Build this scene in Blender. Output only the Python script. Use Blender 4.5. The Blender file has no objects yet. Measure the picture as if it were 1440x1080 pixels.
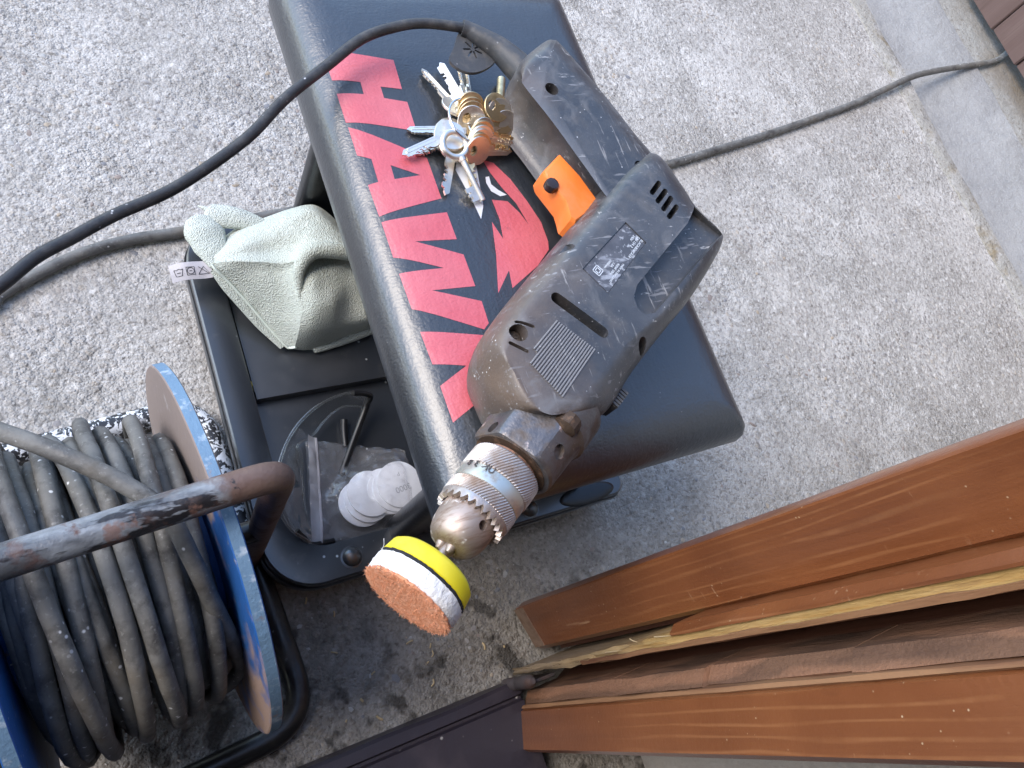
import bpy, bmesh, math, random
from mathutils import Vector, Matrix, noise

# ------------------------------------------------------------------ camera, sky, sun, exposure
S = bpy.context.scene
COL = S.collection
cam_d = bpy.data.cameras.new('camera'); cam = bpy.data.objects.new('camera', cam_d); COL.objects.link(cam)
cam_d.sensor_fit = 'HORIZONTAL'; cam_d.sensor_width = 36.0; cam_d.lens = 28.25
cam_d.clip_start = 0.02; cam_d.clip_end = 400
CR = Matrix(((0.8623839, 0.1824476, -0.4722360), (-0.3305720, 0.9094248, -0.2523265), (0.3834268, 0.3737103, 0.8445854)))
cam.matrix_world = Matrix.Translation((0, 0, 0.80)) @ CR.to_4x4()
S.camera = cam

SUN_AZ, SUN_EL = math.radians(-68), math.radians(48)     # azimuth from +y towards +x
w = bpy.data.worlds.new('World'); S.world = w; w.use_nodes = True
nt = w.node_tree; bg = nt.nodes['Background']
sky = nt.nodes.new('ShaderNodeTexSky'); sky.sky_type = 'NISHITA'; sky.sun_disc = False
sky.sun_elevation = SUN_EL; sky.sun_rotation = SUN_AZ
sky.air_density = 1.0; sky.dust_density = 0.7; sky.ozone_density = 1.5
nt.links.new(sky.outputs['Color'], bg.inputs['Color']); bg.inputs['Strength'].default_value = 0.15
sd = bpy.data.lights.new('sun', 'SUN'); sun = bpy.data.objects.new('sun', sd); COL.objects.link(sun)
sd.energy = 0.8; sd.angle = math.radians(32); sd.color = (1.0, 0.90, 0.78)
sv = Vector((math.sin(SUN_AZ)*math.cos(SUN_EL), math.cos(SUN_AZ)*math.cos(SUN_EL), math.sin(SUN_EL)))
sun.rotation_euler = sv.to_track_quat('Z', 'Y').to_euler(); sun.location = (1, 3, 5)
S.view_settings.view_transform = 'Standard'; S.view_settings.look = 'None'
S.view_settings.exposure = 1.8; S.view_settings.gamma = 1.0; S.view_settings.use_curve_mapping = False
S.render.engine = 'CYCLES'
random.seed(7)
R2 = math.radians

# ------------------------------------------------------------------ materials
def M(name, col, rough=.5, metal=0., layers=(), bump=(), coat=0., spec=.5, emis=None):
    m = bpy.data.materials.new(name); m.use_nodes = True
    t = m.node_tree; N = t.nodes; L = t.links; b = N['Principled BSDF']
    tc = N.new('ShaderNodeTexCoord')
    def coord(stretch=None, rot=None, loc=0.):
        mp = N.new('ShaderNodeMapping'); L.new(tc.outputs['Object'], mp.inputs['Vector'])
        if stretch: mp.inputs['Scale'].default_value = stretch
        if rot: mp.inputs['Rotation'].default_value = rot
        mp.inputs['Location'].default_value = (loc, loc*.7, loc*1.3)
        return mp.outputs['Vector']
    def tex(kind, scale, stretch=None, rot=None, loc=0., detail=5., distort=0.):
        v = coord(stretch, rot, loc)
        if kind == 'noise':
            n = N.new('ShaderNodeTexNoise'); n.inputs['Detail'].default_value = detail; n.inputs['Distortion'].default_value = distort
            out = n.outputs['Fac']; n.inputs['Roughness'].default_value = .6
        elif kind == 'wave':
            n = N.new('ShaderNodeTexWave'); n.bands_direction = 'Y'; n.inputs['Distortion'].default_value = distort; n.inputs['Detail'].default_value = detail
            n.inputs['Detail Scale'].default_value = 1.2; out = n.outputs['Fac']
        else:
            n = N.new('ShaderNodeTexVoronoi'); out = n.outputs['Distance']
            if kind == 'edge': n.feature = 'DISTANCE_TO_EDGE'
            if kind == 'cell': out = n.outputs['Color']
        n.inputs['Scale'].default_value = scale
        L.new(v, n.inputs['Vector']); return out
    def ramp(sock, lo, hi, amt=1.):
        r = N.new('ShaderNodeMapRange'); L.new(sock, r.inputs['Value'])
        r.inputs['From Min'].default_value = lo; r.inputs['From Max'].default_value = hi
        r.inputs['To Max'].default_value = amt; return r.outputs['Result']
    def mul(a, c):
        q = N.new('ShaderNodeMath'); q.operation = 'MULTIPLY'; L.new(a, q.inputs[0]); L.new(c, q.inputs[1]); return q.outputs[0]
    def const3(c):
        r = N.new('ShaderNodeRGB'); r.outputs[0].default_value = (*c, 1); return r.outputs[0]
    def mixc(f, a, c):
        x = N.new('ShaderNodeMix'); x.data_type = 'RGBA'
        L.new(f, x.inputs[0]); L.new(a, x.inputs[6]); L.new(c, x.inputs[7]); return x.outputs[2]
    def mixf(f, a, val):
        x = N.new('ShaderNodeMix'); x.data_type = 'FLOAT'
        L.new(f, x.inputs[0]); L.new(a, x.inputs[2]); x.inputs[3].default_value = val; return x.outputs[0]
    def val(v):
        x = N.new('ShaderNodeValue'); x.outputs[0].default_value = v; return x.outputs[0]
    c = const3(col); ro = val(rough); me = val(metal)
    for i, ly in enumerate(layers):
        k = ly.get('kind', 'noise')
        if k == 'edge_wear':
            ge = N.new('ShaderNodeNewGeometry'); f = ramp(ge.outputs['Pointiness'], ly['lo'], ly['hi'], ly.get('amt', 1.))
        elif k == 'dir':     # dirt that builds up towards one end of the thing
            dt = N.new('ShaderNodeVectorMath'); dt.operation = 'DOT_PRODUCT'; L.new(tc.outputs['Object'], dt.inputs[0]); dt.inputs[1].default_value = ly['d']
            nz_ = tex('noise', ly.get('nscale', 20), loc=i*3.1)
            ad = N.new('ShaderNodeMath'); ad.operation = 'MULTIPLY_ADD'
            L.new(nz_, ad.inputs[0]); ad.inputs[1].default_value = ly.get('namp', .1); L.new(dt.outputs['Value'], ad.inputs[2])
            f = ramp(ad.outputs[0], ly['lo'], ly['hi'], ly.get('amt', 1.))
        elif k == 'pos':       # a patch with its own place on the thing: axis, lo, hi, broken up by noise
            sep = N.new('ShaderNodeSeparateXYZ'); L.new(tc.outputs['Object'], sep.inputs[0])
            nz = tex('noise', ly.get('nscale', 20), loc=i*3.1)
            ad = N.new('ShaderNodeMath'); ad.operation = 'MULTIPLY_ADD'
            L.new(nz, ad.inputs[0]); ad.inputs[1].default_value = ly.get('namp', .1); L.new(sep.outputs[ly['axis']], ad.inputs[2])
            f = ramp(ad.outputs[0], ly['lo'], ly['hi'], ly.get('amt', 1.))
        else:
            f = ramp(tex(k, ly['scale'], ly.get('stretch'), ly.get('rot'), i*1.7+.3, ly.get('detail', 5.), ly.get('distort', 0.)), ly['lo'], ly['hi'], ly.get('amt', 1.))
        if 'mask' in ly:
            f = mul(f, ramp(tex('noise', ly['mask'][0], None, None, 9.1+i), ly['mask'][1], ly['mask'][2]))
        c = mixc(f, c, const3(ly['col']))
        if 'rough' in ly: ro = mixf(f, ro, ly['rough'])
        if 'metal' in ly: me = mixf(f, me, ly['metal'])
    L.new(c, b.inputs['Base Color']); L.new(ro, b.inputs['Roughness']); L.new(me, b.inputs['Metallic'])
    b.inputs['Coat Weight'].default_value = coat; b.inputs['Coat Roughness'].default_value = .22; b.inputs['Specular IOR Level'].default_value = spec
    last = None
    for j, bp in enumerate(bump):
        kind, scale, dist = bp[:3]
        n = N.new('ShaderNodeBump'); n.inputs['Distance'].default_value = dist
        n.inputs['Strength'].default_value = 1.
        L.new(tex(kind, scale, bp[3] if len(bp) > 3 else None, bp[4] if len(bp) > 4 else None, 4.4*j), n.inputs['Height'])
        if last: L.new(last, n.inputs['Normal'])
        last = n.outputs['Normal']
    if last: L.new(last, b.inputs['Normal'])
    return m

def film(name, gloss, haze_amt, tint=(1, 1, 1), rough=.08, bscale=60, bdist=.002):
    m = bpy.data.materials.new(name); m.use_nodes = True; t = m.node_tree; N = t.nodes; L = t.links
    out = N['Material Output']; N.remove(N['Principled BSDF'])
    tr = N.new('ShaderNodeBsdfTransparent'); tr.inputs[0].default_value = (*tint, 1)
    gl = N.new('ShaderNodeBsdfGlossy'); gl.inputs['Roughness'].default_value = rough
    df = N.new('ShaderNodeBsdfDiffuse'); df.inputs[0].default_value = (.8, .8, .82, 1)
    fr = N.new('ShaderNodeLayerWeight'); fr.inputs[0].default_value = .22
    tc = N.new('ShaderNodeTexCoord'); nz = N.new('ShaderNodeTexNoise'); nz.inputs['Scale'].default_value = bscale
    L.new(tc.outputs['Object'], nz.inputs['Vector'])
    bp = N.new('ShaderNodeBump'); bp.inputs['Distance'].default_value = bdist; L.new(nz.outputs['Fac'], bp.inputs['Height'])
    for q in (gl, fr): L.new(bp.outputs[0], q.inputs['Normal'])
    ma = N.new('ShaderNodeMath'); ma.operation = 'MULTIPLY'; ma.inputs[1].default_value = gloss; L.new(fr.outputs['Facing'], ma.inputs[0])
    m1 = N.new('ShaderNodeMixShader'); m1.inputs[0].default_value = haze_amt; L.new(tr.outputs[0], m1.inputs[1]); L.new(df.outputs[0], m1.inputs[2])
    m2 = N.new('ShaderNodeMixShader'); L.new(ma.outputs[0], m2.inputs[0]); L.new(m1.outputs[0], m2.inputs[1]); L.new(gl.outputs[0], m2.inputs[2])
    L.new(m2.outputs[0], out.inputs[0]); return m

D = dict
MAT = {}
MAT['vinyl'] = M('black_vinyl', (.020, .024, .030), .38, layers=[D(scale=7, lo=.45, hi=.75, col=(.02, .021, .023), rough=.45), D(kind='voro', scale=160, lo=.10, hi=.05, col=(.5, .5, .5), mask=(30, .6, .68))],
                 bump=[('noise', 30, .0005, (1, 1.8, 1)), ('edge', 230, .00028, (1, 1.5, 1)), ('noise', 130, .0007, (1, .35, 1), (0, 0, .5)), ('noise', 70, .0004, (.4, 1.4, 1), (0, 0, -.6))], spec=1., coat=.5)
MAT['print_red'] = M('red_print', (.60, .10, .12), .42, layers=[D(scale=14, lo=.4, hi=.8, col=(.66, .16, .18)), D(scale=180, lo=.66, hi=.70, col=(.10, .035, .04), stretch=(.25, 1, 1), rot=(0, 0, .5), amt=.7, mask=(20, .5, .6)), D(kind='edge', scale=120, lo=.02, hi=.0, col=(.22, .04, .05), amt=.35, mask=(16, .48, .6))],
                     bump=[('noise', 30, .0005, (1, 1.8, 1)), ('edge', 230, .00026, (1, 1.5, 1)), ('noise', 130, .0006, (1, .35, 1), (0, 0, .5)), ('noise', 70, .0004, (.4, 1.4, 1), (0, 0, -.6))], spec=.9, coat=.25)
MAT['print_white'] = M('white_print', (.7, .72, .75), .4, bump=[('noise', 38, .0012, (1, 1.6, 1))])
MAT['tray'] = M('black_tray_plastic', (.012, .014, .018), .38, layers=[D(scale=11, lo=.5, hi=.8, col=(.035, .036, .04), rough=.5), D(kind='voro', scale=75, lo=.11, hi=.06, col=(.55, .58, .6), rough=.7, mask=(14, .52, .6)),
                D(scale=40, lo=.62, hi=.75, col=(.08, .075, .065), amt=.5)], bump=[('noise', 500, .00008)], spec=1., coat=.8)
MAT['frame_black'] = M('black_sheet_metal', (.012, .013, .015), .3, layers=[D(scale=25, lo=.6, hi=.75, col=(.06, .055, .05), amt=.6)], bump=[('noise', 60, .0006)])
MAT['rivet'] = M('dull_bolt', (.12, .13, .14), .32, .7, layers=[D(scale=120, lo=.5, hi=.7, col=(.2, .12, .07), rough=.7)])
MAT['yellow_mark'] = M('yellow_mark', (.75, .55, .08), .5)
MAT['drill'] = M('worn_grey_plastic', (.036, .038, .043), .36, layers=[
    D(scale=26, lo=.38, hi=.72, col=(.080, .081, .086), rough=.46), D(scale=60, lo=.5, hi=.78, col=(.13, .115, .10), rough=.7, amt=.5),
    D(kind='dir', d=(-.82, .25, 0), lo=.09, hi=.18, namp=.12, nscale=24, col=(.175, .115, .075), rough=.6, amt=.85),
    D(kind='edge_wear', lo=.52, hi=.60, col=(.26, .255, .26), rough=.6, amt=.7),
    D(scale=150, lo=.64, hi=.72, col=(.42, .41, .40), rough=.8, stretch=(1, .16, 1), rot=(0, 0, .6), mask=(22, .46, .56)),
    D(kind='voro', scale=190, lo=.12, hi=.07, col=(.6, .6, .6), mask=(30, .5, .58)),
    D(scale=210, lo=.66, hi=.72, col=(.65, .64, .62), stretch=(.14, 1, 1), rot=(0, 0, .9), mask=(28, .48, .56)),
    D(scale=300, lo=.63, hi=.67, col=(.30, .30, .31), rough=.7, stretch=(.12, 1, 1), rot=(0, 0, .35), detail=2., amt=.6, mask=(18, .50, .60)),
    D(scale=330, lo=.63, hi=.67, col=(.34, .33, .32), rough=.7, stretch=(1, .12, 1), rot=(0, 0, .25), detail=2., amt=.6, mask=(20, .53, .62)),
    D(scale=420, lo=.60, hi=.70, col=(.22, .21, .205), rough=.8, amt=.5, mask=(24, .45, .6)), D(scale=34, lo=.54, hi=.70, col=(.17, .168, .17), rough=.7, distort=1.2, amt=.55)],
    bump=[('noise', 160, .0004), ('noise', 700, .00015)], spec=.7, coat=.15)
MAT['drill_dirt'] = M('dirty_dark_plastic', (.03, .027, .025), .5, layers=[D(scale=45, lo=.4, hi=.7, col=(.12, .085, .06), rough=.8), D(scale=120, lo=.6, hi=.75, col=(.3, .26, .22), amt=.7), D(kind='voro', scale=220, lo=.12, hi=.07, col=(.5, .5, .5), mask=(40, .5, .58))], bump=[('noise', 220, .0005)])
MAT['hole'] = M('dusty_screw', (.05, .04, .035), .6, .3, layers=[D(scale=300, lo=.4, hi=.7, col=(.16, .12, .09))])
MAT['plate'] = M('rating_plate', (.075, .078, .09), .4, layers=[D(scale=130, lo=.55, hi=.64, col=(.4, .42, .46), stretch=(.4, 1, 1), rot=(0, 0, .7), amt=.8), D(scale=220, lo=.58, hi=.64, col=(.45, .47, .5), amt=.8), D(scale=60, lo=.5, hi=.8, col=(.15, .15, .165))])
MAT['plate_ink'] = M('plate_lettering', (.62, .66, .70), .5)
MAT['trigger'] = M('orange_plastic', (.85, .21, .035), .4, layers=[D(scale=60, lo=.5, hi=.8, col=(.75, .3, .12), amt=.6)], bump=[('noise', 300, .0002)])
MAT['button'] = M('black_button', (.03, .02, .02), .25)
MAT['rubber'] = M('grey_rubber', (.06, .062, .066), .5, layers=[D(scale=90, lo=.5, hi=.75, col=(.13, .12, .11), rough=.7), D(kind='voro', scale=150, lo=.13, hi=.07, col=(.55, .55, .55), mask=(25, .5, .6))], bump=[('noise', 300, .0003)])
MAT['cord'] = M('drill_cord_rubber', (.028, .028, .030), .45, layers=[D(scale=60, lo=.45, hi=.75, col=(.085, .082, .08), rough=.65), D(kind='voro', scale=160, lo=.16, hi=.1, col=(.6, .6, .62), mask=(20, .5, .58))], bump=[('noise', 200, .0004)])
MAT['cable'] = M('grey_cable_rubber', (.115, .112, .104), .50, layers=[D(scale=30, lo=.4, hi=.7, col=(.20, .195, .18), rough=.8), D(scale=70, lo=.50, hi=.72, col=(.05, .046, .042)), D(scale=14, lo=.52, hi=.66, col=(.16, .135, .10), rough=.9, amt=.6), D(scale=260, lo=.60, hi=.68, col=(.26, .255, .24), amt=.6), D(kind='voro', scale=120, lo=.17, hi=.10, col=(.66, .66, .66), mask=(18, .50, .57))], bump=[('noise', 260, .0005), ('noise', 60, .0008)])
MAT['gear_metal'] = M('worn_gear_housing', (.15, .145, .15), .34, .7, layers=[D(scale=55, lo=.45, hi=.65, col=(.10, .07, .05), rough=.75, metal=.1), D(scale=110, lo=.62, hi=.7, col=(.62, .5, .44), metal=.8, rough=.4, amt=.8)], bump=[('noise', 140, .0007)])
MAT['gear_dark'] = M('rusty_dark_metal', (.07, .045, .03), .7, .3, layers=[D(scale=140, lo=.5, hi=.7, col=(.22, .13, .08))], bump=[('noise', 400, .0005)])
MAT['copper'] = M('coppery_metal', (.62, .33, .22), .4, .8, layers=[D(scale=150, lo=.45, hi=.6, col=(.1, .06, .04), metal=.1, rough=.8)])
MAT['chuck'] = M('worn_chuck_steel', (.54, .49, .46), .42, .9, layers=[D(scale=70, lo=.42, hi=.70, col=(.30, .22, .17), rough=.6, metal=.5), D(scale=200, lo=.62, hi=.75, col=(.12, .08, .06), metal=.2, rough=.8)], bump=[('noise', 260, .0002)])
MAT['chuck_band'] = M('bright_chuck_band', (.68, .67, .60), .42, .95, layers=[D(scale=90, lo=.55, hi=.75, col=(.35, .28, .22), rough=.5, metal=.6)])
MAT['chuck_nose'] = M('scuffed_chuck_nose', (.44, .36, .31), .52, .8, layers=[D(scale=260, lo=.5, hi=.65, col=(.24, .17, .13), rough=.6, metal=.5, stretch=(.12, 1, .5), rot=(0, 0, -.98)), D(scale=60, lo=.62, hi=.68, col=(.85, .84, .82), rough=.5, metal=.3)])
MAT['letter_dark'] = M('stamped_lettering', (.06, .05, .05), .6)
MAT['yellow'] = M('yellow_backing_pad', (.86, .70, .02), .4, layers=[D(scale=30, lo=.5, hi=.9, col=(.9, .78, .1))])
MAT['hook'] = M('black_hook_layer', (.02, .02, .022), .9, bump=[('noise', 900, .0006)])
MAT['foam'] = M('white_foam', (.82, .81, .79), .95, layers=[D(scale=80, lo=.6, hi=.8, col=(.6, .52, .48), amt=.5)], bump=[('noise', 400, .0012)])
MAT['orange_pad'] = M('orange_felt_pad', (.74, .29, .14), .95, layers=[D(scale=260, lo=.4, hi=.7, col=(.84, .42, .26)), D(scale=500, lo=.62, hi=.7, col=(.3, .12, .07), stretch=(1, .3, 1))], bump=[('noise', 600, .0014)])
MAT['key_steel'] = M('nickel_key', (.92, .86, .76), .36, 1., layers=[D(scale=120, lo=.55, hi=.8, col=(.55, .48, .38), rough=.4)], bump=[('noise', 300, .00012)])
MAT['key_brass'] = M('brass_key', (.82, .64, .38), .36, 1., layers=[D(scale=110, lo=.45, hi=.75, col=(.45, .33, .17), rough=.45)], bump=[('noise', 300, .00012)])
MAT['ring_steel'] = M('split_ring_steel', (.75, .74, .73), .18, 1.)
MAT['cloth'] = M('pale_green_microfibre', (.55, .59, .52), .95, layers=[D(scale=9, lo=.4, hi=.8, col=(.62, .64, .585)), D(scale=30, lo=.62, hi=.85, col=(.42, .41, .31), amt=.5)],
                 bump=[('voro', 760, .0012), ('noise', 300, .0008)], spec=.15)
MAT['hem'] = M('pale_hem_thread', (.66, .72, .64), .95, bump=[('noise', 600, .0006)])
MAT['care'] = M('grey_satin_label', (.42, .40, .42), .45, bump=[('noise', 90, .0006)])
MAT['care_ink'] = M('label_ink', (.06, .06, .07), .6)
MAT['temple'] = M('black_temple', (.008, .008, .009), .4)
MAT['lens'] = film('clear_lens', 1.1, .025, (.97, .985, .97), .03, 30, .001)
MAT['bag'] = film('clear_polybag', .75, .08, (.99, .985, .99), .07, 70, .004)
MAT['zip'] = film('bag_zip_strip', .5, .30, (.93, .88, .90), .3)
MAT['disc'] = M('white_sanding_disc', (.80, .81, .84), .7, layers=[D(scale=50, lo=.5, hi=.8, col=(.72, .73, .76))], bump=[('noise', 500, .0002)])
MAT['disc_ink'] = M('grey_disc_print', (.42, .43, .46), .7)
MAT['rust_tube'] = M('peeling_handle_tube', (.085, .09, .098), .34, layers=[D(scale=26, lo=.44, hi=.56, col=(.26, .28, .30), rough=.5, stretch=(.5, 1.4, 1.4)), D(scale=30, lo=.57, hi=.60, col=(.02, .018, .02), rough=.4, stretch=(.5, 1.6, 1.6)), D(scale=30, lo=.62, hi=.66, col=(.20, .10, .07), rough=.85, amt=.7),
    D(kind='pos', axis=0, lo=.115, hi=.135, namp=.14, nscale=26, col=(.14, .088, .068), rough=.5), D(scale=48, lo=.52, hi=.60, col=(.10, .05, .04), rough=.6, mask=(14, .45, .6)), D(scale=70, lo=.66, hi=.7, col=(.02, .018, .018))], bump=[('noise', 55, .0014), ('noise', 300, .0004)])
MAT['speck_tube'] = M('paint_splashed_tube', (.022, .022, .025), .4, layers=[D(scale=110, lo=.50, hi=.535, col=(.74, .76, .78), rough=.7, detail=2.5, distort=.6, mask=(30, .38, .46)), D(scale=300, lo=.58, hi=.61, col=(.7, .72, .74), rough=.7, detail=1.5)], bump=[('noise', 90, .001)])
MAT['black_tube'] = M('black_painted_tube', (.016, .015, .015), .3, layers=[D(scale=26, lo=.55, hi=.75, col=(.06, .05, .04), rough=.6), D(kind='voro', scale=70, lo=.14, hi=.08, col=(.6, .6, .58), mask=(18, .5, .6))], bump=[('noise', 80, .0006)])
MAT['flange_blue'] = M('blue_painted_board', (.018, .105, .34), .45, layers=[D(scale=14, lo=.5, hi=.8, col=(.022, .07, .22)), D(scale=45, lo=.63, hi=.72, col=(.20, .13, .09), rough=.8), D(kind='voro', scale=130, lo=.12, hi=.07, col=(.6, .65, .7), mask=(30, .5, .6))], bump=[('noise', 120, .0005)])
MAT['flange_worn'] = M('worn_blue_hardboard', (.018, .10, .32), .5, layers=[D(scale=9, lo=.52, hi=.60, col=(.30, .21, .17), rough=.85, distort=.6),
    D(kind='pos', axis=1, lo=.07, hi=.085, namp=.12, nscale=20, col=(.25, .20, .18), rough=.85), D(scale=60, lo=.62, hi=.7, col=(.4, .36, .34), amt=.6)], bump=[('noise', 120, .0007)])
MAT['rim_blue'] = M('pale_blue_rim', (.14, .24, .35), .6, layers=[D(scale=90, lo=.55, hi=.68, col=(.42, .5, .58)), D(scale=40, lo=.62, hi=.7, col=(.26, .19, .16))], bump=[('noise', 250, .0007)])
MAT['wood'] = M('brown_stained_wood', (.185, .062, .022), .30, layers=[
    D(kind='wave', scale=11, lo=.80, hi=1., col=(.36, .16, .065), stretch=(1, 3.6, .30), distort=7, detail=2.2, amt=.6, mask=(9, .40, .60)),
    D(scale=30, lo=.45, hi=.75, col=(.105, .032, .013), stretch=(1, 1, .05)), D(scale=6, lo=.45, hi=.8, col=(.26, .095, .035)), D(scale=16, lo=.62, hi=.72, col=(.07, .024, .012), stretch=(1, 1, .35), amt=.6), D(scale=240, lo=.64, hi=.69, col=(.42, .25, .14), stretch=(1, .05, 1), amt=.7, mask=(16, .54, .64)),
    D(scale=85, lo=.70, hi=.76, col=(.42, .24, .13), stretch=(1, 1, .1), mask=(12, .5, .62)), D(kind='voro', scale=170, lo=.12, hi=.06, col=(.5, .36, .22), mask=(14, .54, .60))],
    bump=[('noise', 60, .0010, (1, 1, .05)), ('noise', 260, .0003)], coat=.4)
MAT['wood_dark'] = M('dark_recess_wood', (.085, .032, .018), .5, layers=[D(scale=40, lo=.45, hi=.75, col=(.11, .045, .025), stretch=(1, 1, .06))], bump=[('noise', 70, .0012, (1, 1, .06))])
MAT['wood_rough'] = M('rough_sawn_brown_wood', (.15, .078, .045), .75, layers=[D(kind='wave', scale=7, lo=.5, hi=1., col=(.25, .125, .07), stretch=(1, 3, .6), distort=9, detail=3), D(scale=45, lo=.5, hi=.72, col=(.07, .035, .022), stretch=(1, 1, .2)), D(scale=20, lo=.6, hi=.7, col=(.30, .22, .16), mask=(9, .5, .6))], bump=[('noise', 80, .003, (1, 1, .3)), ('noise', 300, .0008)])
MAT['wood_raw'] = M('split_raw_wood', (.40, .25, .085), .75, layers=[D(scale=45, lo=.45, hi=.7, col=(.55, .40, .19), stretch=(1, 1, .06)), D(kind='pos', axis=2, lo=.36, hi=.17, namp=.16, nscale=30, col=(.33, .25, .165), rough=.85),
    D(scale=24, lo=.56, hi=.6, col=(.10, .04, .022), stretch=(1, 1, .16), rough=.5), D(scale=120, lo=.62, hi=.72, col=(.2, .1, .05), stretch=(1, 1, .05))], bump=[('noise', 90, .003, (1, 1, .1)), ('noise', 300, .001, (1, 1, .2))])
MAT['wood_edge'] = M('worn_edge_wood', (.30, .155, .075), .6, layers=[D(scale=40, lo=.45, hi=.62, col=(.13, .05, .026), stretch=(1, 1, .1)), D(scale=30, lo=.62, hi=.7, col=(.6, .42, .2), stretch=(1, 1, .1))], bump=[('noise', 90, .002, (1, 1, .1))])
MAT['wood_foot'] = M('bleached_end_wood', (.24, .165, .12), .85, layers=[D(scale=80, lo=.4, hi=.7, col=(.15, .085, .055))], bump=[('noise', 150, .001)])
MAT['sill'] = M('dark_painted_sill', (.028, .022, .030), .42, layers=[D(scale=18, lo=.5, hi=.75, col=(.055, .042, .05), rough=.6), D(kind='voro', scale=55, lo=.10, hi=.05, col=(.5, .48, .45), mask=(15, .5, .58))], bump=[('noise', 70, .0008)])
MAT['hinge'] = M('dirty_hinge', (.11, .095, .10), .5, .4, layers=[D(scale=60, lo=.5, hi=.7, col=(.07, .035, .025), metal=0.)], bump=[('noise', 150, .0006)])
MAT['fence'] = M('faded_brown_boards', (.115, .072, .062), .75, layers=[D(scale=20, lo=.4, hi=.7, col=(.15, .10, .088), stretch=(1, 1, .08)), D(scale=60, lo=.55, hi=.75, col=(.09, .055, .045), stretch=(1, 1, .06))], bump=[('noise', 60, .002, (1, 1, .06))])
MAT['render'] = M('rendered_wall', (.40, .37, .33), .9, layers=[D(scale=3, lo=.4, hi=.7, col=(.33, .3, .26))], bump=[('noise', 60, .004)])
MAT['plaster'] = M('room_plaster', (.45, .42, .38), .9, bump=[('noise', 40, .002)])
MAT['gutter'] = M('smooth_gutter_concrete', (.31, .31, .305), .8, layers=[D(scale=5, lo=.4, hi=.7, col=(.37, .37, .362)), D(scale=30, lo=.45, hi=.7, col=(.255, .26, .26), amt=.6), D(scale=240, lo=.5, hi=.75, col=(.5, .5, .5), amt=.5)], bump=[('noise', 60, .004), ('noise', 300, .0015)])
MAT['kerb'] = M('rough_kerb_edge', (.38, .36, .32), .9, layers=[D(scale=24, lo=.5, hi=.65, col=(.48, .46, .43)), D(scale=14, lo=.55, hi=.7, col=(.27, .215, .13)), D(scale=160, lo=.55, hi=.7, col=(.2, .18, .15))], bump=[('noise', 60, .008), ('noise', 250, .003)])
MAT['verge'] = M('dirty_verge_concrete', (.33, .32, .29), .9, layers=[D(scale=22, lo=.5, hi=.65, col=(.42, .42, .40)), D(kind='pos', axis=0, lo=1.86, hi=1.95, namp=.16, nscale=9, col=(.16, .12, .075)), D(scale=160, lo=.55, hi=.7, col=(.2, .18, .15))], bump=[('noise', 60, .006), ('noise', 250, .003)])
for i, c in enumerate([(.36, .34, .32), (.46, .45, .43), (.29, .24, .21), (.40, .33, .25), (.22, .22, .23), (.30, .28, .27)]):
    MAT['pebble%d' % i] = M('pebble_tone', c, .75, layers=[D(scale=90, lo=.4, hi=.7, col=tuple(k*.8 for k in c))], bump=[('noise', 300, .0008)])
MAT['chip'] = M('wood_chip', (.55, .42, .24), .8)

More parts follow.
